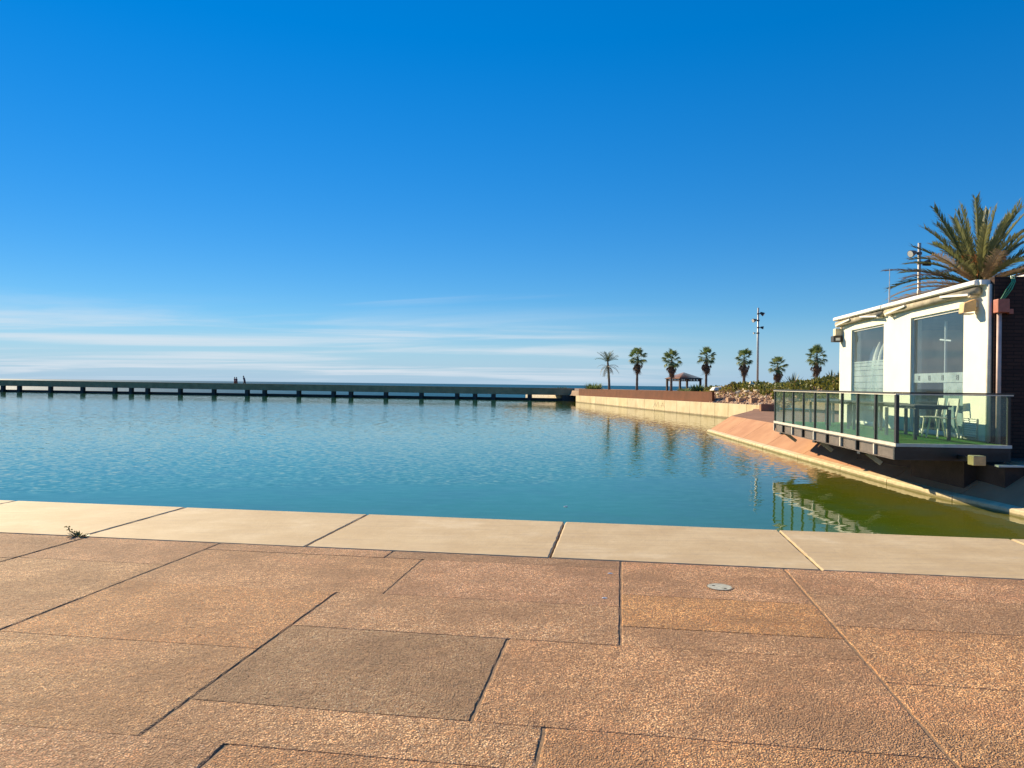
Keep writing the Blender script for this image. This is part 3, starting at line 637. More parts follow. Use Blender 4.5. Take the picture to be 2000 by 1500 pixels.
def trunk(h, r0, r1, parent, lean=(0, 0), rings=True):
    b = MB(); n = 14; b.tube([(lean[0] * (i / n) ** 2, lean[1] * (i / n) ** 2, h * i / n) for i in range(n + 1)], [(r0 + (r1 - r0) * i / n) * (1 + (.07 if i % 2 else -.03)) * (1.25 if i == 0 else 1) for i in range(n + 1)], 9)
    b.build('trunk', 'trunk_bark', parent, smooth=True)
def fan_palm(px, D, ytop, label, seed, wpx=42, skirt=1.0, zb=None):
    rnd = random.Random(seed); p = at_ground(px, D); zt = at(px, ytop, D=D).z; rad = wpx / 2 / 1450 * D; sc = rad / .92
    h = zt - p.z - rad * .92
    root = thing('fan_palm', label, 'palm tree', p, rnd.uniform(0, 6), 'palms in a row along the seafront')
    lean = (rnd.uniform(-.12, .12), rnd.uniform(-.1, .1)); trunk(h, .17, .14, root, lean)
    n = 22
    for k in range(n):
        f = k / (n - 1); el = R(86 - 124 * f ** .95 + rnd.uniform(-9, 9)); az = k * 2.4 + rnd.uniform(-.25, .25)
        link('frond', FANS[min(2, int(f * 3))], root, (lean[0], lean[1], h + .10 * sc * (1 - f)), (rnd.uniform(-.5, .5), -el, az), sc * rnd.uniform(.86, 1.08) * (1 - .06 * f))
    m = int(22 * skirt)
    for k in range(m):
        f = k / max(1, m - 1); az = k * 2.4 + rnd.uniform(-.3, .3); el = R(-52 - 30 * f + rnd.uniform(-8, 6))
        link('dead_frond', DEADF[k % 3], root, (lean[0] + .08 * math.cos(az), lean[1] + .08 * math.sin(az), h - .08 - .55 * f * sc), (rnd.uniform(-.5, .5), -el, az), sc * rnd.uniform(.8, 1.0))
    return root
fan_palm(1244, 100, 681, 'fan palm with bushy round crown, second from the left of the seafront row', 2, 41)
fan_palm(1311, 100, 686, 'fan palm whose trunk stands in front of the red roofed shelter', 3, 43)
fan_palm(1379, 100, 681, 'fan palm standing just right of the red roofed shelter', 4, 41)
fan_palm(1453, 84, 684, 'fan palm on the scrub mound beside the tall lamp mast', 5, 42, 1.1)
fan_palm(1518, 76, 699, 'shortest fan palm, on the mound right of the lamp mast', 6, 41, 1.0)
fan_palm(1594, 72, 678, 'fan palm on the mound nearest to the white pavilion', 8, 48, .9)
# feather palm at the left of the row
p = at_ground(1190, 100); root = thing('feather_palm', 'thin feather palm with drooping grey fronds, leftmost of the seafront row', 'palm tree', p, 0, 'palms in a row along the seafront')
h = at(1187, 707, D=100).z - p.z; trunk(h, .17, .12, root, (-.25, 0)); rnd = random.Random(31)
PF = [pinnate('frond', 'bush_green', .5 + .25 * k, 20, .22, 40 + k, .6) for k in range(3)]; PD = [pinnate('dead_frond', 'grey_green', 1.0 + .2 * k, 18, .17, 50 + k, .2) for k in range(2)]
for k in range(20):
    el = R(80 - 62 * k / 19 + rnd.uniform(-6, 6)); link('frond', PF[k % 3], root, (-.25, 0, h), (rnd.uniform(-.4, .4), -el, k * 2.4), 1.75 * rnd.uniform(.85, 1.08))
for k in range(17):
    el = R(18 - 70 * k / 16 + rnd.uniform(-8, 8)); link('dead_frond', PD[k % 2], root, (-.22, 0, h - .55), (rnd.uniform(-.4, .4), -el, k * 2.4 + .6), 1.7 * rnd.uniform(.8, 1.1))
# big date palm behind the pavilion
D = 26.5; c = at(1913, 548, D=D); root = thing('date_palm', 'large date palm with long arching fronds rising behind the white pavilion roof', 'palm tree', (c.x, c.y, .195))
h = c.z - .195; trunk(h, .30, .24, root); rnd = random.Random(77)
BF = [pinnate('frond', 'date_green', .15 + .24 * k, 48, .128, 60 + k, .75, 1.3, .3) for k in range(4)]
BO = [pinnate('old_frond', 'old_brown', .6 + .2 * k, 34, .13, 70 + k, .3, 1.0, .45) for k in range(2)]
n = 40
for k in range(n):
    f = k / (n - 1); el = R(85 - 66 * f + rnd.uniform(-6, 6)); az = k * 2.4 + rnd.uniform(-.2, .2)
    link('frond', BF[min(3, int(f * 3.2 + rnd.random() * .9))], root, (.12 * math.cos(az), .12 * math.sin(az), h - .15 * f), (rnd.uniform(-.5, .5), -el, az), 2.85 * rnd.uniform(.86, 1.06))
for k in range(24):
    f = k / 23; el = R(34 - 34 * f + rnd.uniform(-5, 5)); az = k * 2.4 + 1.1
    link('old_frond', BO[k % 2], root, (.15 * math.cos(az), .15 * math.sin(az), h - .2 - .25 * f), (rnd.uniform(-.5, .5), -el, az), 3.1 * rnd.uniform(.85, 1.05))
for k in range(7):
    az = k * .9 + 2.2; b = MB(); pts = [(0, 0, 0), (.35 * math.cos(az), .35 * math.sin(az), .45), (.6 * math.cos(az), .6 * math.sin(az), .75)]; b.tube(pts, [.03, .025, .015], 5)
    for j in range(26):
        q0 = Vector(pts[2]) + Vector((random.gauss(0, .03),) * 3); q1 = q0 + Vector((random.gauss(.12 * math.cos(az), .12), random.gauss(.12 * math.sin(az), .12), random.uniform(-.3, .12))); b.tube([q0, q1], [.007, .012], 3)
    b.build('fruit_stalk', 'fruit_orange', root, loc=(0, 0, h))

# ------------------------------------------------------------------ bushes, agaves
def bush(px, D, w_, h_, label, mat, seed, spiky=True):
    rnd = random.Random(seed); p = at_ground(px, D); b = MB()
    for k in range(260):
        a = rnd.uniform(0, 6.28); r = math.sqrt(rnd.random()); base = Vector((r * math.cos(a) * w_ * .4, r * math.sin(a) * w_ * .3, 0)); el = rnd.uniform(.25, 1.5); ln = h_ * rnd.uniform(.55, 1.1)
        d = Vector((math.cos(a) * math.cos(el), math.sin(a) * math.cos(el), math.sin(el))) * ln; e = Vector((-math.sin(a), math.cos(a), 0)) * ln * .07
        b.add([base, base + d * .5 + e, base + d, base + d * .5 - e], [(0, 1, 2, 3)])
    t = thing('bush', label, 'bush', p - Vector((0, 0, .05))); b.build('foliage', mat, t)['kind'] = 'stuff'
    s_ = MB()
    for k in range(5): a = k * 1.26; s_.tube([(0, 0, -.1), (.25 * w_ * math.cos(a), .2 * w_ * math.sin(a), h_ * .5)], [.05, .02], 5)
    s_.build('stem', 'trunk_bark', t); return t
bush(1096, 108, 2.5, 1.05, 'low spiky green bush behind the right end of the footbridge', 'bush_green', 1)
bush(1160, 100, 2.1, 1.2, 'small dark spiky bush behind the left end of the rust wall', 'fan_green', 2)
bush(1363, 98, 1.8, 1.2, 'dark low bush right of the shelter at the palm foot', 'fan_green', 3)
bush(1506, 70, 1.2, .9, 'dark green bush left of the shortest palm on the mound', 'fan_green', 4)
bush(1480, 62, 1.4, .7, 'dark bush round the foot of the tall lamp mast', 'bush_green', 5)
bush(1338, 120, 3.2, .75, 'dark low hedge under the red roofed shelter', 'fan_green', 6)
def agave(px, D, h_, label, seed, n=26):
    rnd = random.Random(seed); p = at_ground(px, D); t = thing('agave', label, 'agave', p + Vector((0, 0, .1)), 0, 'spiky agaves on the mound')
    for k in range(n):
        a = k * 2.4; el = R(85 - 60 * k / n + rnd.uniform(-6, 6)); b = MB(); ln = h_ * rnd.uniform(.8, 1.1)
        b.add([(0, -.035, 0), (0, .035, 0), (ln * .45, .05, .02), (ln, 0, 0), (ln * .45, -.05, .02), (ln * .4, 0, -.03)], [(0, 1, 2, 4), (4, 2, 3), (0, 4, 5), (1, 5, 2), (5, 4, 3), (2, 5, 3)])
        b.build('leaf', 'agave_green', t, rot=(0, -el, a))
agave(1549, 55, 1.25, 'tall spiky agave between two palms on the mound', 1)
agave(1624, 46, .8, 'smaller spiky agave right of the last palm, close to the pavilion', 2, 20)
agave(1641, 44, .7, 'spiky agave half hidden by the pavilion wall', 3, 18)

# ------------------------------------------------------------------ shelter
SD = 140; p = at(1335, 760, D=SD); sh = thing('shelter', 'open timber shelter with a red tiled hip roof among the palms', 'shelter', (p.x, p.y, 0), .35)
ze = at(1335, 739.5, D=SD).z; za = at(1335, 727.5, D=SD).z; hw = 2.3
b = MB(); n = 7
for side in range(4):
    rot = Matrix.Rotation(side * math.pi / 2, 3, 'Z')
    for k in range(n):
        f0, f1 = k / n, (k + 1) / n; w0, w1 = hw * 1.1 * (1 - f0), hw * 1.1 * (1 - f1); z0, z1 = ze + (za - ze) * f0 + (.06 if k else 0), ze + (za - ze) * f1
        b.add([rot @ Vector(q_) for q_ in ((-w0, -w0, z0), (w0, -w0, z0), (w1, -w1, z1), (-w1, -w1, z1))], [(0, 1, 2, 3)])
b.build('roof', 'roof_tile', sh)
b = MB(); b.box((-hw * 1.1, -hw * 1.1, ze - .12), (hw * 1.1, hw * 1.1, ze - .005)); b.build('eave', 'timber_dark', sh)
for side in range(4):
    rot = Matrix.Rotation(side * math.pi / 2, 4, 'Z')
    b = MB(); b.box((-hw, -hw, ze - .52), (hw, -hw + .12, ze - .42)); o = b.build('tie_beam', 'timber_dark', sh); o.matrix_local = rot
    b = MB()
    for k in range(13): x = -hw + .2 + k * (2 * hw - .4) / 12; b.box((x - .06, -hw + .02, ze - .42), (x + .06, -hw + .1, ze - .12))
    o = b.build('lattice', 'timber_dark', sh); o.matrix_local = rot
for x in (-1, 1):
    for y in (-1, 1): b = MB(); b.box((x * hw * .96 - .16, y * hw * .96 - .16, .4), (x * hw * .96 + .16, y * hw * .96 + .16, ze - .12)); b.build('post', 'timber_dark', sh)

# ------------------------------------------------------------------ lamp masts
def mast(px, D, ytop, label, heads, r=.11, zb=None):
    g = at_ground(px, D) if zb is None else Vector((at(px, 750, D=D).x, D, zb)); zt = at(px, ytop, D=D).z
    t = thing('lamp_mast', label, 'lamp post', g, 0, 'floodlight masts'); h = zt - g.z
    b = MB(); b.tube([(0, 0, -.3), (0, 0, h * .72), (0, 0, h * .725), (0, 0, h)], [r, r, r * .8, r * .8], 14); b.build('pole', 'galvanised', t, smooth=True)
    b = MB(); b.tube([(0, 0, h), (0, 0, h + .03)], r * .85, 14); b.build('cap', 'galvanised', t)
    for (sd, y, tilt, sz) in heads:
        z = at(px, y, D=D).z - g.z; hd = MB(); hd.tube([(sd * r, 0, z), (sd * (r + .16), -.02, z)], .03, 6); hd.build('arm', 'black_metal', t)
        hd = MB(); c = Vector((sd * (r + .30), -.03, z)); d = Vector((sd * math.cos(tilt), -.35, -math.sin(tilt))).normalized()
        hd.tube([c - d * sz * .7, c - d * sz * .2, c + d * sz * .5, c + d * sz * .55], [sz * .28, sz * .45, sz * .62, sz * .62], 12); o = hd.build('floodlight', 'grey_steel' if sd < 0 else 'black_metal', t, smooth=False)
        ln = MB(); ln.tube([c + d * sz * .552, c + d * sz * .57], sz * .55, 12); ln.build('lens', 'white_paint', o)
        hd = MB(); hd.tube([(0, 0, z - .07), (0, 0, z + .07)], r * 1.25, 14); hd.build('collar', 'grey_steel', t)
mast(1479.5, 78, 602, 'tall slim lamp mast with small floodlights standing on the scrub mound', [(1, 613, .6, .34), (-1, 626, .3, .34), (1, 640, .2, .26), (-1, 651, .2, .16)])
mast(1793, 43, 476, 'lamp mast with two round floodlights rising behind the white pavilion roof', [(-1, 495, .35, .34), (1, 514, -.2, .34)], zb=.2)

# ------------------------------------------------------------------ people on the bridge
def person(px, s_, face, top, bottom, label, lean=0, hgt=1.7, stride=.22, hairm='hair_dark'):
    k = hgt / 1.7; V = []; E_ = []; Rr = []
    def add(p, r, par=None):
        V.append(Vector((p[0] * k, p[1] * k, p[2] * k))); Rr.append((r * k, r * k * .85)); i = len(V) - 1
        if par is not None: E_.append((par, i))
        return i
    le = lambda z: lean * max(0, z - .9)
    pel = add((0, 0, .92), .15); ch = add((le(1.2), 0, 1.2), .15, pel); sh_ = add((le(1.4), 0, 1.40), .13, ch); nk = add((le(1.48) + .01, 0, 1.49), .055, sh_)
    h1 = add((le(1.57) + .03, 0, 1.57), .085, nk); add((le(1.64) + .03, 0, 1.645), .075, h1)
    for sd in (-1, 1):
        hp = add((0, sd * .09, .86), .10, pel); kn = add((sd * stride * .5 + .04, sd * .095, .48), .065, hp); an = add((sd * stride - .03, sd * .095, .08), .042, kn); add((sd * stride + .13, sd * .10, .035), .035, an)
        sd_ = add((le(1.38), sd * .185, 1.37), .062, sh_); el = add((le(1.1) - sd * .08, sd * .23, 1.10), .045, sd_); hd = add((le(.9) - sd * .10 + .1, sd * .23, .88), .034, el); add((le(.8) - sd * .10 + .14, sd * .23, .79), .026, hd)
    me = bpy.data.meshes.new('person'); me.from_pydata(V, E_, []); o = bpy.data.objects.new('tmp', me); COL.objects.link(o)
    md = o.modifiers.new('skin', 'SKIN'); md.use_smooth_shade = True
    for i, sv_ in enumerate(me.skin_vertices[0].data): sv_.radius = Rr[i]; sv_.use_root = (i == 0)
    o.modifiers.new('sub', 'SUBSURF').levels = 1
    dg = bpy.context.evaluated_depsgraph_get(); m2 = bpy.data.meshes.new_from_object(o.evaluated_get(dg)); bpy.data.objects.remove(o)
    m2.materials.clear()
    for n_ in ('skin_tone', top, bottom, 'shoe_dark'): m2.materials.append(MATS[n_])
    for f in m2.polygons:
        c_ = f.center / k; f.material_index = 3 if c_.z < .09 else 2 if c_.z < .93 and abs(c_.y) < .19 else 0 if c_.z > 1.46 or (abs(c_.y) > .19 and c_.z < .93) else 1
    x, y, _ = BP(s_, 1.3); z = btop(s_) - .60
    r_ = thing('person', label, 'person', (x, y, z), face, 'people walking on the footbridge'); link('body', m2, r_)
    hb = MB(); c_ = Vector((le(1.62) + .015, 0, 1.63)) * k
    bm = bmesh.new(); bmesh.ops.create_icosphere(bm, subdivisions=2, radius=.105 * k)
    for v in bm.verts:
        if v.co.z < -.02: v.co.x = min(v.co.x, 0); 
    bm.verts.index_update(); hb.add([Vector((v.co.x * .95, v.co.y * .85, v.co.z)) + c_ for v in bm.verts], [[v.index for v in f.verts] for f in bm.faces]); bm.free(); hb.build('hair', hairm, r_, smooth=True)
    fc = MB()
    fx = (le(1.58) + .115) * k
    fc.add([(fx - .01, -.012 * k, 1.59 * k), (fx - .01, .012 * k, 1.59 * k), (fx + .02, 0, 1.565 * k), (fx - .01, 0, 1.56 * k)], [(0, 1, 2), (0, 2, 3), (1, 3, 2)]); fc.build('nose', 'skin_tone', r_)
    for sd in (-1, 1):
        ey = MB(); ey.tube([(fx - .018, sd * .03 * k, 1.602 * k), (fx - .004, sd * .03 * k, 1.602 * k)], .008, 6); ey.build('eye', 'hair_dark', r_)
FB = math.atan2(BD.y, BD.x)
person(449, bs(449), FB, 'cloth_maroon', 'trouser_dark', 'person in a maroon top, left of the pair walking on the footbridge', .05, 1.62)
person(452.5, bs(452.6), FB, 'cloth_plum', 'trouser_dark', 'person in a dark plum top, right of the pair walking on the footbridge', .05, 1.63)
person(467.5, bs(468.5), FB, 'cloth_navy', 'trouser_dark', 'person in navy leaning forward, walking alone on the footbridge', .28, 1.84)

# ------------------------------------------------------------------ pavilion (local frame: x into the building, y away along the front)
PA = -math.atan(.095); PO = Vector((9.9, 15.5, 0))
def PL(x, y, z=0): r = Matrix.Rotation(PA, 3, 'Z') @ Vector((x, y, z)); return Vector((r.x + PO.x, r.y + PO.y, z))
pav = thing('pavilion', 'white rendered waterside pavilion with tall windows and a dark brick end wall', 'building', PO, PA)
ZF = .52; ZR = 3.80; LY = 8.9; WX = 9.5
W2 = (.95, 3.62); W1 = (5.33, 7.84); ZT = 3.42
b = MB(); T = .28
for (y0, y1) in ((.0, W2[0]), (W2[1], W1[0]), (W1[1], LY)): b.box((0, y0, -.4), (T, y1, ZR))
for (y0, y1) in (W2, W1): b.box((0, y0, ZT), (T, y1, ZR)); b.box((0, y0, -.4), (T, y1, ZF + .04))
b.build('front_wall', 'white_render', pav)
b = MB(); b.box((.06, -.16, -.9), (WX, -.003, ZR + .14)); b.build('end_wall', 'dark_brick', pav)
b = MB(); b.box((T, LY - .25, -.4), (WX, LY - .002, ZR)); b.build('far_wall', 'white_render', pav)
b = MB(); b.box((WX - .25, .0, -.4), (WX - .002, LY - .25, ZR)); b.build('rear_wall', 'white_render', pav)
b = MB(); b.box((T + .002, .002, .40), (WX - .26, LY - .26, ZF)); b.build('floor', 'room_floor', pav)
b = MB(); b.box((4.4, .004, ZF), (4.55, LY - .26, ZR - .3)); b.build('partition', 'room_grey', pav)
b = MB(); b.box((T + .003, .002, ZF), (4.39, .06, ZR - .3)); b.build('lining', 'room_grey', pav)
b = MB(); b.box((-.12, 0, ZR + .003), (WX, LY + .05, ZR + .10)); b.build('roof', 'white_paint', pav)
b = MB(); b.box((T + .003, .07, ZR - .3), (WX - .26, LY - .26, ZR - .02)); b.build('ceiling', 'room_grey', pav)
b = MB(); b.box((.95, -.19, 2.95), (5.2, -.163, ZR + .08)); b.build('dark_panel', 'navy_panel', pav)
b = MB(); b.box((.9, -.35, ZR + .22), (6.5, 1.0, ZR + .25)); b.build('roof_sheet', 'galvanised', pav)
b = MB(); 
for x in (1.0, 3.0, 5.5): b.box((x, .1, ZR + .10), (x + .05, .15, ZR + .22))
b.build('sheet_bracket', 'galvanised', pav)
for (y0, y1), wn in ((W2, 0), (W1, 1)):
    b = MB(); fw = .05
    b.box((.06, y0, ZF + .04), (.12, y0 + fw, ZT)); b.box((.06, y1 - fw, ZF + .04), (.12, y1, ZT)); b.box((.06, y0 + fw, ZT - fw), (.12, y1 - fw, ZT)); b.box((.06, y0 + fw, ZF + .04), (.12, y1 - fw, ZF + .09))
    wf = b.build('window', 'white_paint', pav)
    b = MB(); b.box((.085, y0 + fw, ZF + .09), (.097, y1 - fw, ZT - fw)); b.build('pane', 'window_glass', wf)
    if wn == 0:
        b = MB(); b.box((.074, y0 + fw, 1.76), (.080, y1 - fw, 1.99)); b.build('frosted_band', 'frosted_glass', wf)
        for yy in (1.35, 2.05, 2.72, 3.28):
            g = MB(); s = .045
            for (ya, yb, z_a, z_b) in ((-s, s, .045, .06), (-s, s, -.007, .008), (-s, s, -.06, -.045), (-s, -s + .018, -.045, .045), (s - .018, s, -.045, .045)): g.box((.066, yy + ya, 1.875 + z_a), (.071, yy + yb, 1.875 + z_b))
            g.build('printed_mark', 'mark_dark', wf)
        b = MB(); b.box((.074, y0 + fw, ZF + .09), (.080, y0 + 1.05, 1.75)); b.build('frosted_panel', 'frosted_glass', wf)
    else:
        zz_ = 1.42
        for hh in (.18, .17, .17, .16, .11, .09, .05): b = MB(); b.box((.074, y0 + fw, zz_), (.080, y1 - fw, zz_ + hh)); b.build('frosted_strip', 'frosted_glass', wf); zz_ += hh + .012
    b = MB(); b.box((-.035, y0 - .03, ZF + .003), (.0, y1 + .03, ZF + .05)); b.build('sill', 'white_paint', wf)
b = MB(); vy0, vy1, vz0, vz1 = .30, .88, ZF + .03, .98
b.box((-.03, vy0, vz0), (-.002, vy0 + .025, vz1)); b.box((-.03, vy1 - .025, vz0), (-.002, vy1, vz1)); b.box((-.03, vy0 + .025, vz1 - .02), (-.002, vy1 - .025, vz1)); b.box((-.03, vy0 + .025, vz0), (-.002, vy1 - .025, vz0 + .02))
vg = b.build('vent', 'galvanised', pav)
b = MB(); b.box((-.008, vy0 + .025, vz0 + .02), (-.003, vy1 - .025, vz1 - .02)); b.build('vent_back', 'mark_dark', vg)
for k in range(8): z = vz0 + .035 + k * .049; b = MB(); b.add([(-.03, vy0 + .025, z), (-.03, vy1 - .025, z), (-.010, vy1 - .025, z + .036), (-.010, vy0 + .025, z + .036), (-.026, vy0 + .025, z - .004), (-.026, vy1 - .025, z - .004)], [(0, 1, 2, 3), (0, 4, 5, 1)]); b.build('slat', 'white_paint', vg)
for (x, y, m, z0) in ((.02, -.055, 'pipe_cream', ZF), (.13, -.215, 'pipe_pink', ZF - .2)):
    b = MB(); b.tube([(x, y, z0), (x, y, 3.35 if m == 'pipe_pink' else ZR)], .045 if m == 'pipe_pink' else .05, 12); b.build('downpipe', m, pav, smooth=True)
b = MB(); b.box((.03, -.36, 3.18), (.26, -.165, 3.46)); jb = b.build('junction_box', 'box_red', pav, bevel=.015)
b = MB(); b.box((.28, -.30, 3.16), (.36, -.18, 3.26)); b.build('switch', 'box_red', jb)
b = MB()
for k in range(3): b.tube([(.14 + .03 * k, -.24, 3.46), (.22 + .05 * k, -.30, 3.66), (.34 + .03 * k, -.27, 3.82), (.36 + .03 * k, -.2, 3.95)], .012, 6)
tag(b.build('cable', 'cable_green', None, loc=PO, rot=(0, 0, PA)), 'loose green cable looping down the dark end wall from the roof', 'cable')
tag((lambda m: (m.tube([(0, 0, 0), (0, 0, .45), (0, 0, .46), (0, 0, .98)], [.02, .02, .011, .008], 8), m.build('aerial', 'galvanised', loc=PL(-.05, 4.85, ZR + .10)))[1])(MB()), 'thin aerial rod standing on the pavilion roof edge', 'aerial')
# awnings along the eaves
def awning(y0, y1, label):
    t = thing('awning', label, 'awning', PL(0, 0), PA, 'folded awnings under the pavilion eaves')
    b = MB(); z0 = 3.66; b.add([(-.05, y, z) for y in (y0, y1) for z in (0,)], []); b = MB()
    prof = [(-.05, 3.81), (-.17, 3.80), (-.20, 3.82), (-.20, 3.885), (-.17, 3.915), (-.12, 3.925), (-.05, 3.91)]; n = len(prof)
    b.add([(p[0], y0, p[1]) for p in prof] + [(p[0], y1, p[1]) for p in prof], [(i, (i + 1) % n, n + (i + 1) % n, n + i) for i in range(n)] + [tuple(range(n)), tuple(range(2 * n - 1, n - 1, -1))]); b.build('cassette', 'white_paint', t)
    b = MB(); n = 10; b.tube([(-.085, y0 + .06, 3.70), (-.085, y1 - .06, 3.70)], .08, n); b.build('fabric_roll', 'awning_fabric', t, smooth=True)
    for (a, c, xx) in ((y0 + .25, y0 + 1.5, 1), (y1 - .25, y1 - 1.5, -1)):
        b = MB(); b.bar((-.19, a, 3.63), (-.19, c, 3.73), .04, .045); b.build('arm', 'white_paint', t)
        b = MB(); b.box((-.18, a - .05, 3.58), (-.003, a + .05, 3.61)); b.build('bracket', 'cream_plastic', t)
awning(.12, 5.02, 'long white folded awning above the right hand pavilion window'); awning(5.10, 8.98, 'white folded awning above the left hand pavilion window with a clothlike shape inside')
def wall_lamp(y, z, label, m1, m2, sgn):
    t = thing('wall_lamp', label, 'lamp', PL(0, y, z), PA)
    b = MB(); b.box((-.06, -.06, -.05), (-.003, .06, .05)); b.build('bracket', 'white_paint', t)
    b = MB(); b.add([(-.06, -.13, -.14), (-.06, .13, -.14), (-.32, .11, -.19), (-.32, -.11, -.19), (-.06, -.13, .12), (-.06, .13, .12), (-.30, .11, .02), (-.30, -.11, .02)], [(0, 3, 2, 1), (4, 5, 6, 7), (0, 1, 5, 4), (1, 2, 6, 5), (2, 3, 7, 6), (3, 0, 4, 7)]); b.build('housing', m1, t, bevel=.02)
    b = MB(); b.box((-.29, -.09, -.21), (-.09, .09, -.19)); b.build('diffuser', m2, t)
wall_lamp(.42, 3.42, 'beige floodlight on the white wall close to the dark brick corner', 'beige_plastic', 'black_metal', 1)
t = thing('wall_lamp', 'dark lantern under a cream box at the far end of the white wall', 'lamp', PL(0, 8.75, 3.30), PA)
b = MB(); b.box((-.22, -.10, .0), (-.003, .16, .24)); b.build('housing', 'cream_plastic', t, bevel=.02)
b = MB(); b.box((-.30, -.16, -.20), (-.02, .12, -.004)); b.build('lantern', 'black_metal', t, bevel=.01)
b = MB(); b.box((-.24, -.175, -.16), (-.10, -.161, -.07)); b.build('lens', 'white_paint', t)
# inside: covered parasols and a white stand
def parasol(x, y, ztop, r, label, seed):
    rnd = random.Random(seed); t = thing('parasol', label, 'parasol', PL(x, y, ZF), PA, 'covered parasols behind the window'); b = MB(); n = 16; rows = []
    for (f, rr) in ((.18, .75), (.3, .95), (.5, 1.0), (.7, .92), (.84, .75), (.93, .48), (1, .12)): rows.append([( (r * rr * (1 + .16 * math.sin(k * 2.7 + f * 3) + rnd.uniform(-.06, .06))) * math.cos(2 * math.pi * k / n), (r * rr * (1 + .16 * math.sin(k * 2.7 + f * 3))) * math.sin(2 * math.pi * k / n), f * (ztop - ZF)) for k in range(n)])
    vs = [p for row in rows for p in row]; b.add(vs, [(i * n + k, i * n + (k + 1) % n, (i + 1) * n + (k + 1) % n, (i + 1) * n + k) for i in range(len(rows) - 1) for k in range(n)] + [tuple(range((len(rows) - 1) * n, len(rows) * n))]); b.build('cover', 'cloth_white', t, smooth=True)
    b = MB(); b.tube([(0, 0, .04), (0, 0, (ztop - ZF) * .5)], .03, 8); b.tube([(0, 0, .0), (0, 0, .05)], .28, 14); b.build('pole', 'galvanised', t)
parasol(.62, 7.60, 2.90, .22, 'white covered parasol behind the far window, the left one', 1); parasol(.60, 7.14, 3.02, .22, 'white covered parasol behind the far window, the taller middle one', 2); parasol(.55, 6.72, 2.94, .20, 'white covered parasol behind the far window, beside the white pier', 3)
t = thing('coat_stand', 'white upright stand with a crossbar behind the near window', 'stand', PL(.45, 2.72, ZF), PA)
b = MB(); b.tube([(0, 0, .03), (0, 0, 2.75)], .035, 8); b.build('pole', 'white_paint', t)
b = MB(); b.tube([(0, -.28, 2.25), (0, .28, 2.31)], .024, 8); b.build('crossbar', 'white_paint', t)
b = MB(); b.tube([(0, 0, 0), (0, 0, .03)], .25, 16); b.build('base', 'white_paint', t)

# ------------------------------------------------------------------ deck over the water
DX0, DY0, DY1 = -2.27, -1.2, 8.08
dk = thing('terrace_deck', 'cantilevered steel deck with green artificial turf in front of the pavilion', 'deck', PO, PA)
b = MB(); b.box((DX0 + .06, DY0 + .06, ZF - .06), (-.16, DY1 - .06, ZF)); b.box((-.159, -.15, ZF - .06), (-.04, DY1 - .06, ZF)); b.build('turf_floor', 'turf', dk)
b = MB(); b.box((DX0 - .02, DY0 - .02, ZF - .05), (DX0 + .055, DY1, ZF + .012)); b.build('edge_strip', 'pale_trim', dk)
b = MB(); b.box((DX0 + .058, DY0 - .02, ZF - .05), (-.14, DY0 + .055, ZF + .012)); b.build('edge_strip', 'pale_trim', dk)
b = MB(); b.box((DX0 + .03, DY0 + .05, ZF - .30), (DX0 + .045, DY1 - .1, ZF - .055)); b.box((DX0 - .03, DY0 + .05, ZF - .31), (DX0 + .045, DY1 - .1, ZF - .295)); b.box((DX0 - .03, DY0 + .05, ZF - .07), (DX0 + .028, DY1 - .1, ZF - .055)); b.build('side_channel', 'grey_steel', dk)
b = MB(); b.box((DX0 - .03, DY0 - .0, ZF - .31), (-.15, DY0 + .045, ZF - .055)); b.build('end_beam', 'black_metal', dk)
b = MB(); b.box((DX0 + .1, DY0 + .1, ZF - .13), (-.16, DY1 - .1, ZF - .065)); b.build('underside', 'black_metal', dk)
NP = 10
for k in range(NP):
    y = DY0 + .04 + (DY1 - DY0 - .08) * k / (NP - 1)
    b = MB(); b.box((DX0 + .06, y - .04, ZF - .28), (-.2, y + .04, ZF - .132)); b.build('cross_beam', 'black_metal', dk)
    b = MB(); b.box((DX0 - .028, y - .028, ZF - .29), (DX0 + .026, y + .028, ZF - .075)); b.build('stiffener', 'pale_trim' if k % 2 else 'black_metal', dk)
for y in (.65, 3.85, 7.15):
    x1 = -1.15; p1 = PL(x1, y); z1 = bankz(p1.x, p1.y)
    b = MB(); b.bar((DX0 + .08, y, ZF - .30), (DX0 + .42, y - .04, ZF - .56), .09, .055, up=(0, 1, 0)); b.build('strut', 'galvanised', dk)
    b = MB(); b.box((DX0 - .05, y - .09, ZF - .36), (DX0 + .12, y + .09, ZF - .311)); b.build('bracket', 'black_metal', dk)
b = MB(); c_ = Vector((-1.10, -1.86, 0)); b.box((c_.x - .11, c_.y - .1, .20), (c_.x + .11, c_.y + .12, .38)); b.build('end_box', 'beige_plastic', dk, bevel=.012)
b = MB(); b.box((c_.x - .03, c_.y + .121, .25), (c_.x + .03, DY0 - .003, .33)); b.build('end_bracket', 'black_metal', dk)
# foundation blocks under deck and pavilion
FBK = [((9.68, 24.3), 21.3), ((9.49, 21.3), 19.75), ((9.2, 19.75), 16.7), ((9.0, 16.7), 14.75), ((9.25, 14.75), 13.9)]
fd = thing('foundation', 'dark stepped foundation blocks under the deck on the sloping bank', 'foundation')
for i, ((x, y1), y0) in enumerate(FBK):
    b = MB(); zt = ZF - .31 if i < 4 else .16; b.prism([(x, y0 + .003), (11.6, y0 + .003), (11.6, y1), (x, y1)], -.8, zt - .003 * i); b.build('foundation_block', 'dark_block', fd)
b = MB(); b.prism([(9.05, 13.78), (14, 13.78), (14, 13.9), (9.05, 13.9)], .165, .20); b.build('ledge', 'pale_trim', fd)


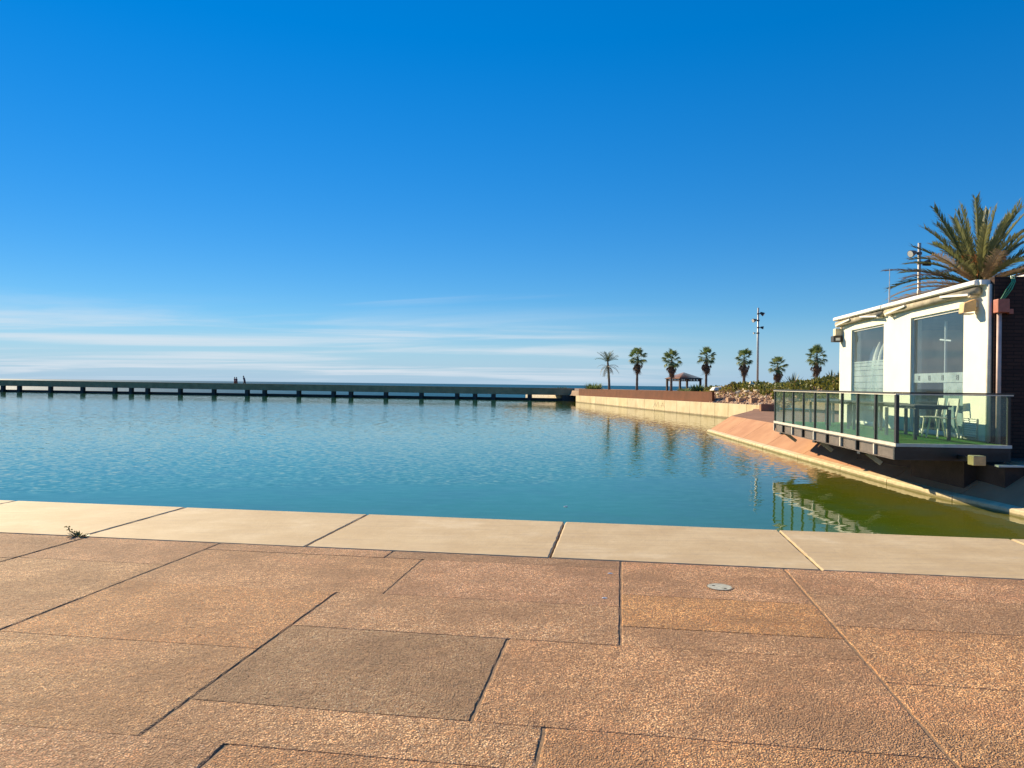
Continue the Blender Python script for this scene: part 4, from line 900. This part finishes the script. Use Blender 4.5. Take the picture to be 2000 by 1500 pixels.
# railing
rl = thing('glass_railing', 'glass panel railing with black posts round the deck edge', 'railing', PO, PA)
xr = DX0 + .02
ysr = [DY0 + .04 + (DY1 - DY0 - .08) * k / (NP - 1) for k in range(NP)]
for k, y in enumerate(ysr):
    b = MB(); w2 = .045 if k == 0 else .026; b.box((xr - .03, y - w2, ZF - .22), (xr + .03, y + w2, 1.48)); b.build('post', 'black_metal', rl)
b = MB(); b.box((-.21, DY0 - .0, ZF - .05), (-.16, DY0 + .06, 1.48)); b.build('post', 'black_metal', rl)
for y0, y1 in zip(ysr, ysr[1:]):
    b = MB(); b.box((xr - .006, y0 + .05, ZF + .02), (xr + .006, y1 - .03, 1.478)); b.build('glass_panel', 'rail_glass', rl)
b = MB(); b.box((xr + .035, DY0 + .02, ZF + .02), (-.215, DY0 + .032, 1.478)); b.build('glass_panel', 'rail_glass', rl)
b = MB(); b.box((xr - .07, DY0 + .0, 1.507), (xr + .07, DY1, 1.535)); b.box((xr + .072, DY0 - .05, 1.507), (-.12, DY0 + .09, 1.535)); b.build('handrail', 'black_metal', rl)
b = MB(); b.box((xr - .055, DY0 - .04, 1.481), (xr + .055, DY1, 1.504)); b.box((xr + .057, DY0 - .04, 1.481), (-.13, DY0 + .08, 1.504)); b.build('rail_bar', 'pale_trim', rl)

# furniture on the deck
def table_proto():
    t = thing('table', '', 'table', (0, 0, 0), PA, 'dark tables in a row on the deck')
    b = MB(); b.box((-.38, -.8, .70), (.38, .8, .735)); b.build('table_top', 'table_dark', t, bevel=.006)
    b = MB(); b.box((-.33, -.74, .65), (.33, .74, .697)); b.build('apron', 'table_dark', t)
    for sx_ in (-1, 1):
        for sy in (-1, 1): b = MB(); b.box((sx_ * .34 - .03, sy * .75 - .03, 0), (sx_ * .34 + .03, sy * .75 + .03, .648)); b.build('leg', 'table_dark', t)
    return t
TP = table_proto()
for i, (y, lb) in enumerate(((.95, 'dark table on the turf nearest to the deck corner'), (3.05, 'dark table on the turf, second from the near deck corner'), (4.95, 'dark table on the turf, third from the near deck corner'), (6.75, 'dark table on the turf at the far end of the deck'))):
    o = TP if i == 0 else copy_tree(TP); o.location = PL(-.98, y, ZF); o['label'] = lb
def chair_proto(m, name, lb):
    t = thing(name, lb, 'chair', (0, 0, 0), PA, 'chairs round the deck tables')
    b = MB(); b.box((-.20, -.20, .43), (.20, .20, .455)); b.build('seat', m, t, bevel=.01)
    for sx_ in (-1, 1):
        for sy in (-1, 1): b = MB(); b.bar((sx_ * .24, sy * .22, 0), (sx_ * .18, sy * .17, .428), .028, .028, up=(0, 1, 0)); b.build('leg', m, t)
    for sy in (-1, 1): b = MB(); b.bar((.185, sy * .18, .456), (.25, sy * .18, .86), .028, .028, up=(0, 1, 0)); b.build('back_post', m, t)
    b = MB(); b.bar((.245, -.194, .80), (.245, .194, .80), .02, .16); b.build('backrest', m, t)
    return t
CP = chair_proto('chair_white', 'chair', '')
for i, (x, y, rz, lb) in enumerate(((-.42, .95, 0.1, 'white chair at the nearest table, beside the vent side window'), (-.42, 1.55, -.1, 'white chair at the nearest table, second from the deck corner'))):
    o = CP if i == 0 else copy_tree(CP); o.location = PL(x, y, ZF); o.rotation_euler = (0, 0, PA + rz); o['label'] = lb
# floating scraps
b = MB(); b.tube([(-.03, 0, -.005), (.03, .006, .004)], [.016, .013], 8); p = at(1105, 990, z=ZW); tag(b.build('litter', 'litter_white', loc=(p.x, p.y, ZW)), 'tiny white scrap floating on the pool near the coping', 'litter')
for (px, py, lb) in ((1191, 1120, 'tiny white chip lying on the pink paving beside the dark joint'), (1180, 1168, 'small pale scrap lying on the paving, the nearer of two')):
    b = MB(); b.add([(-.022, -.008, 0), (.02, -.012, 0), (.024, .008, 0), (-.012, .014, 0), (0, 0, .006)], [(0, 1, 4), (1, 2, 4), (2, 3, 4), (3, 0, 4), (3, 2, 1, 0)]); p = at(px, py, z=.003); tag(b.build('litter', 'litter_white', loc=p), lb, 'litter')
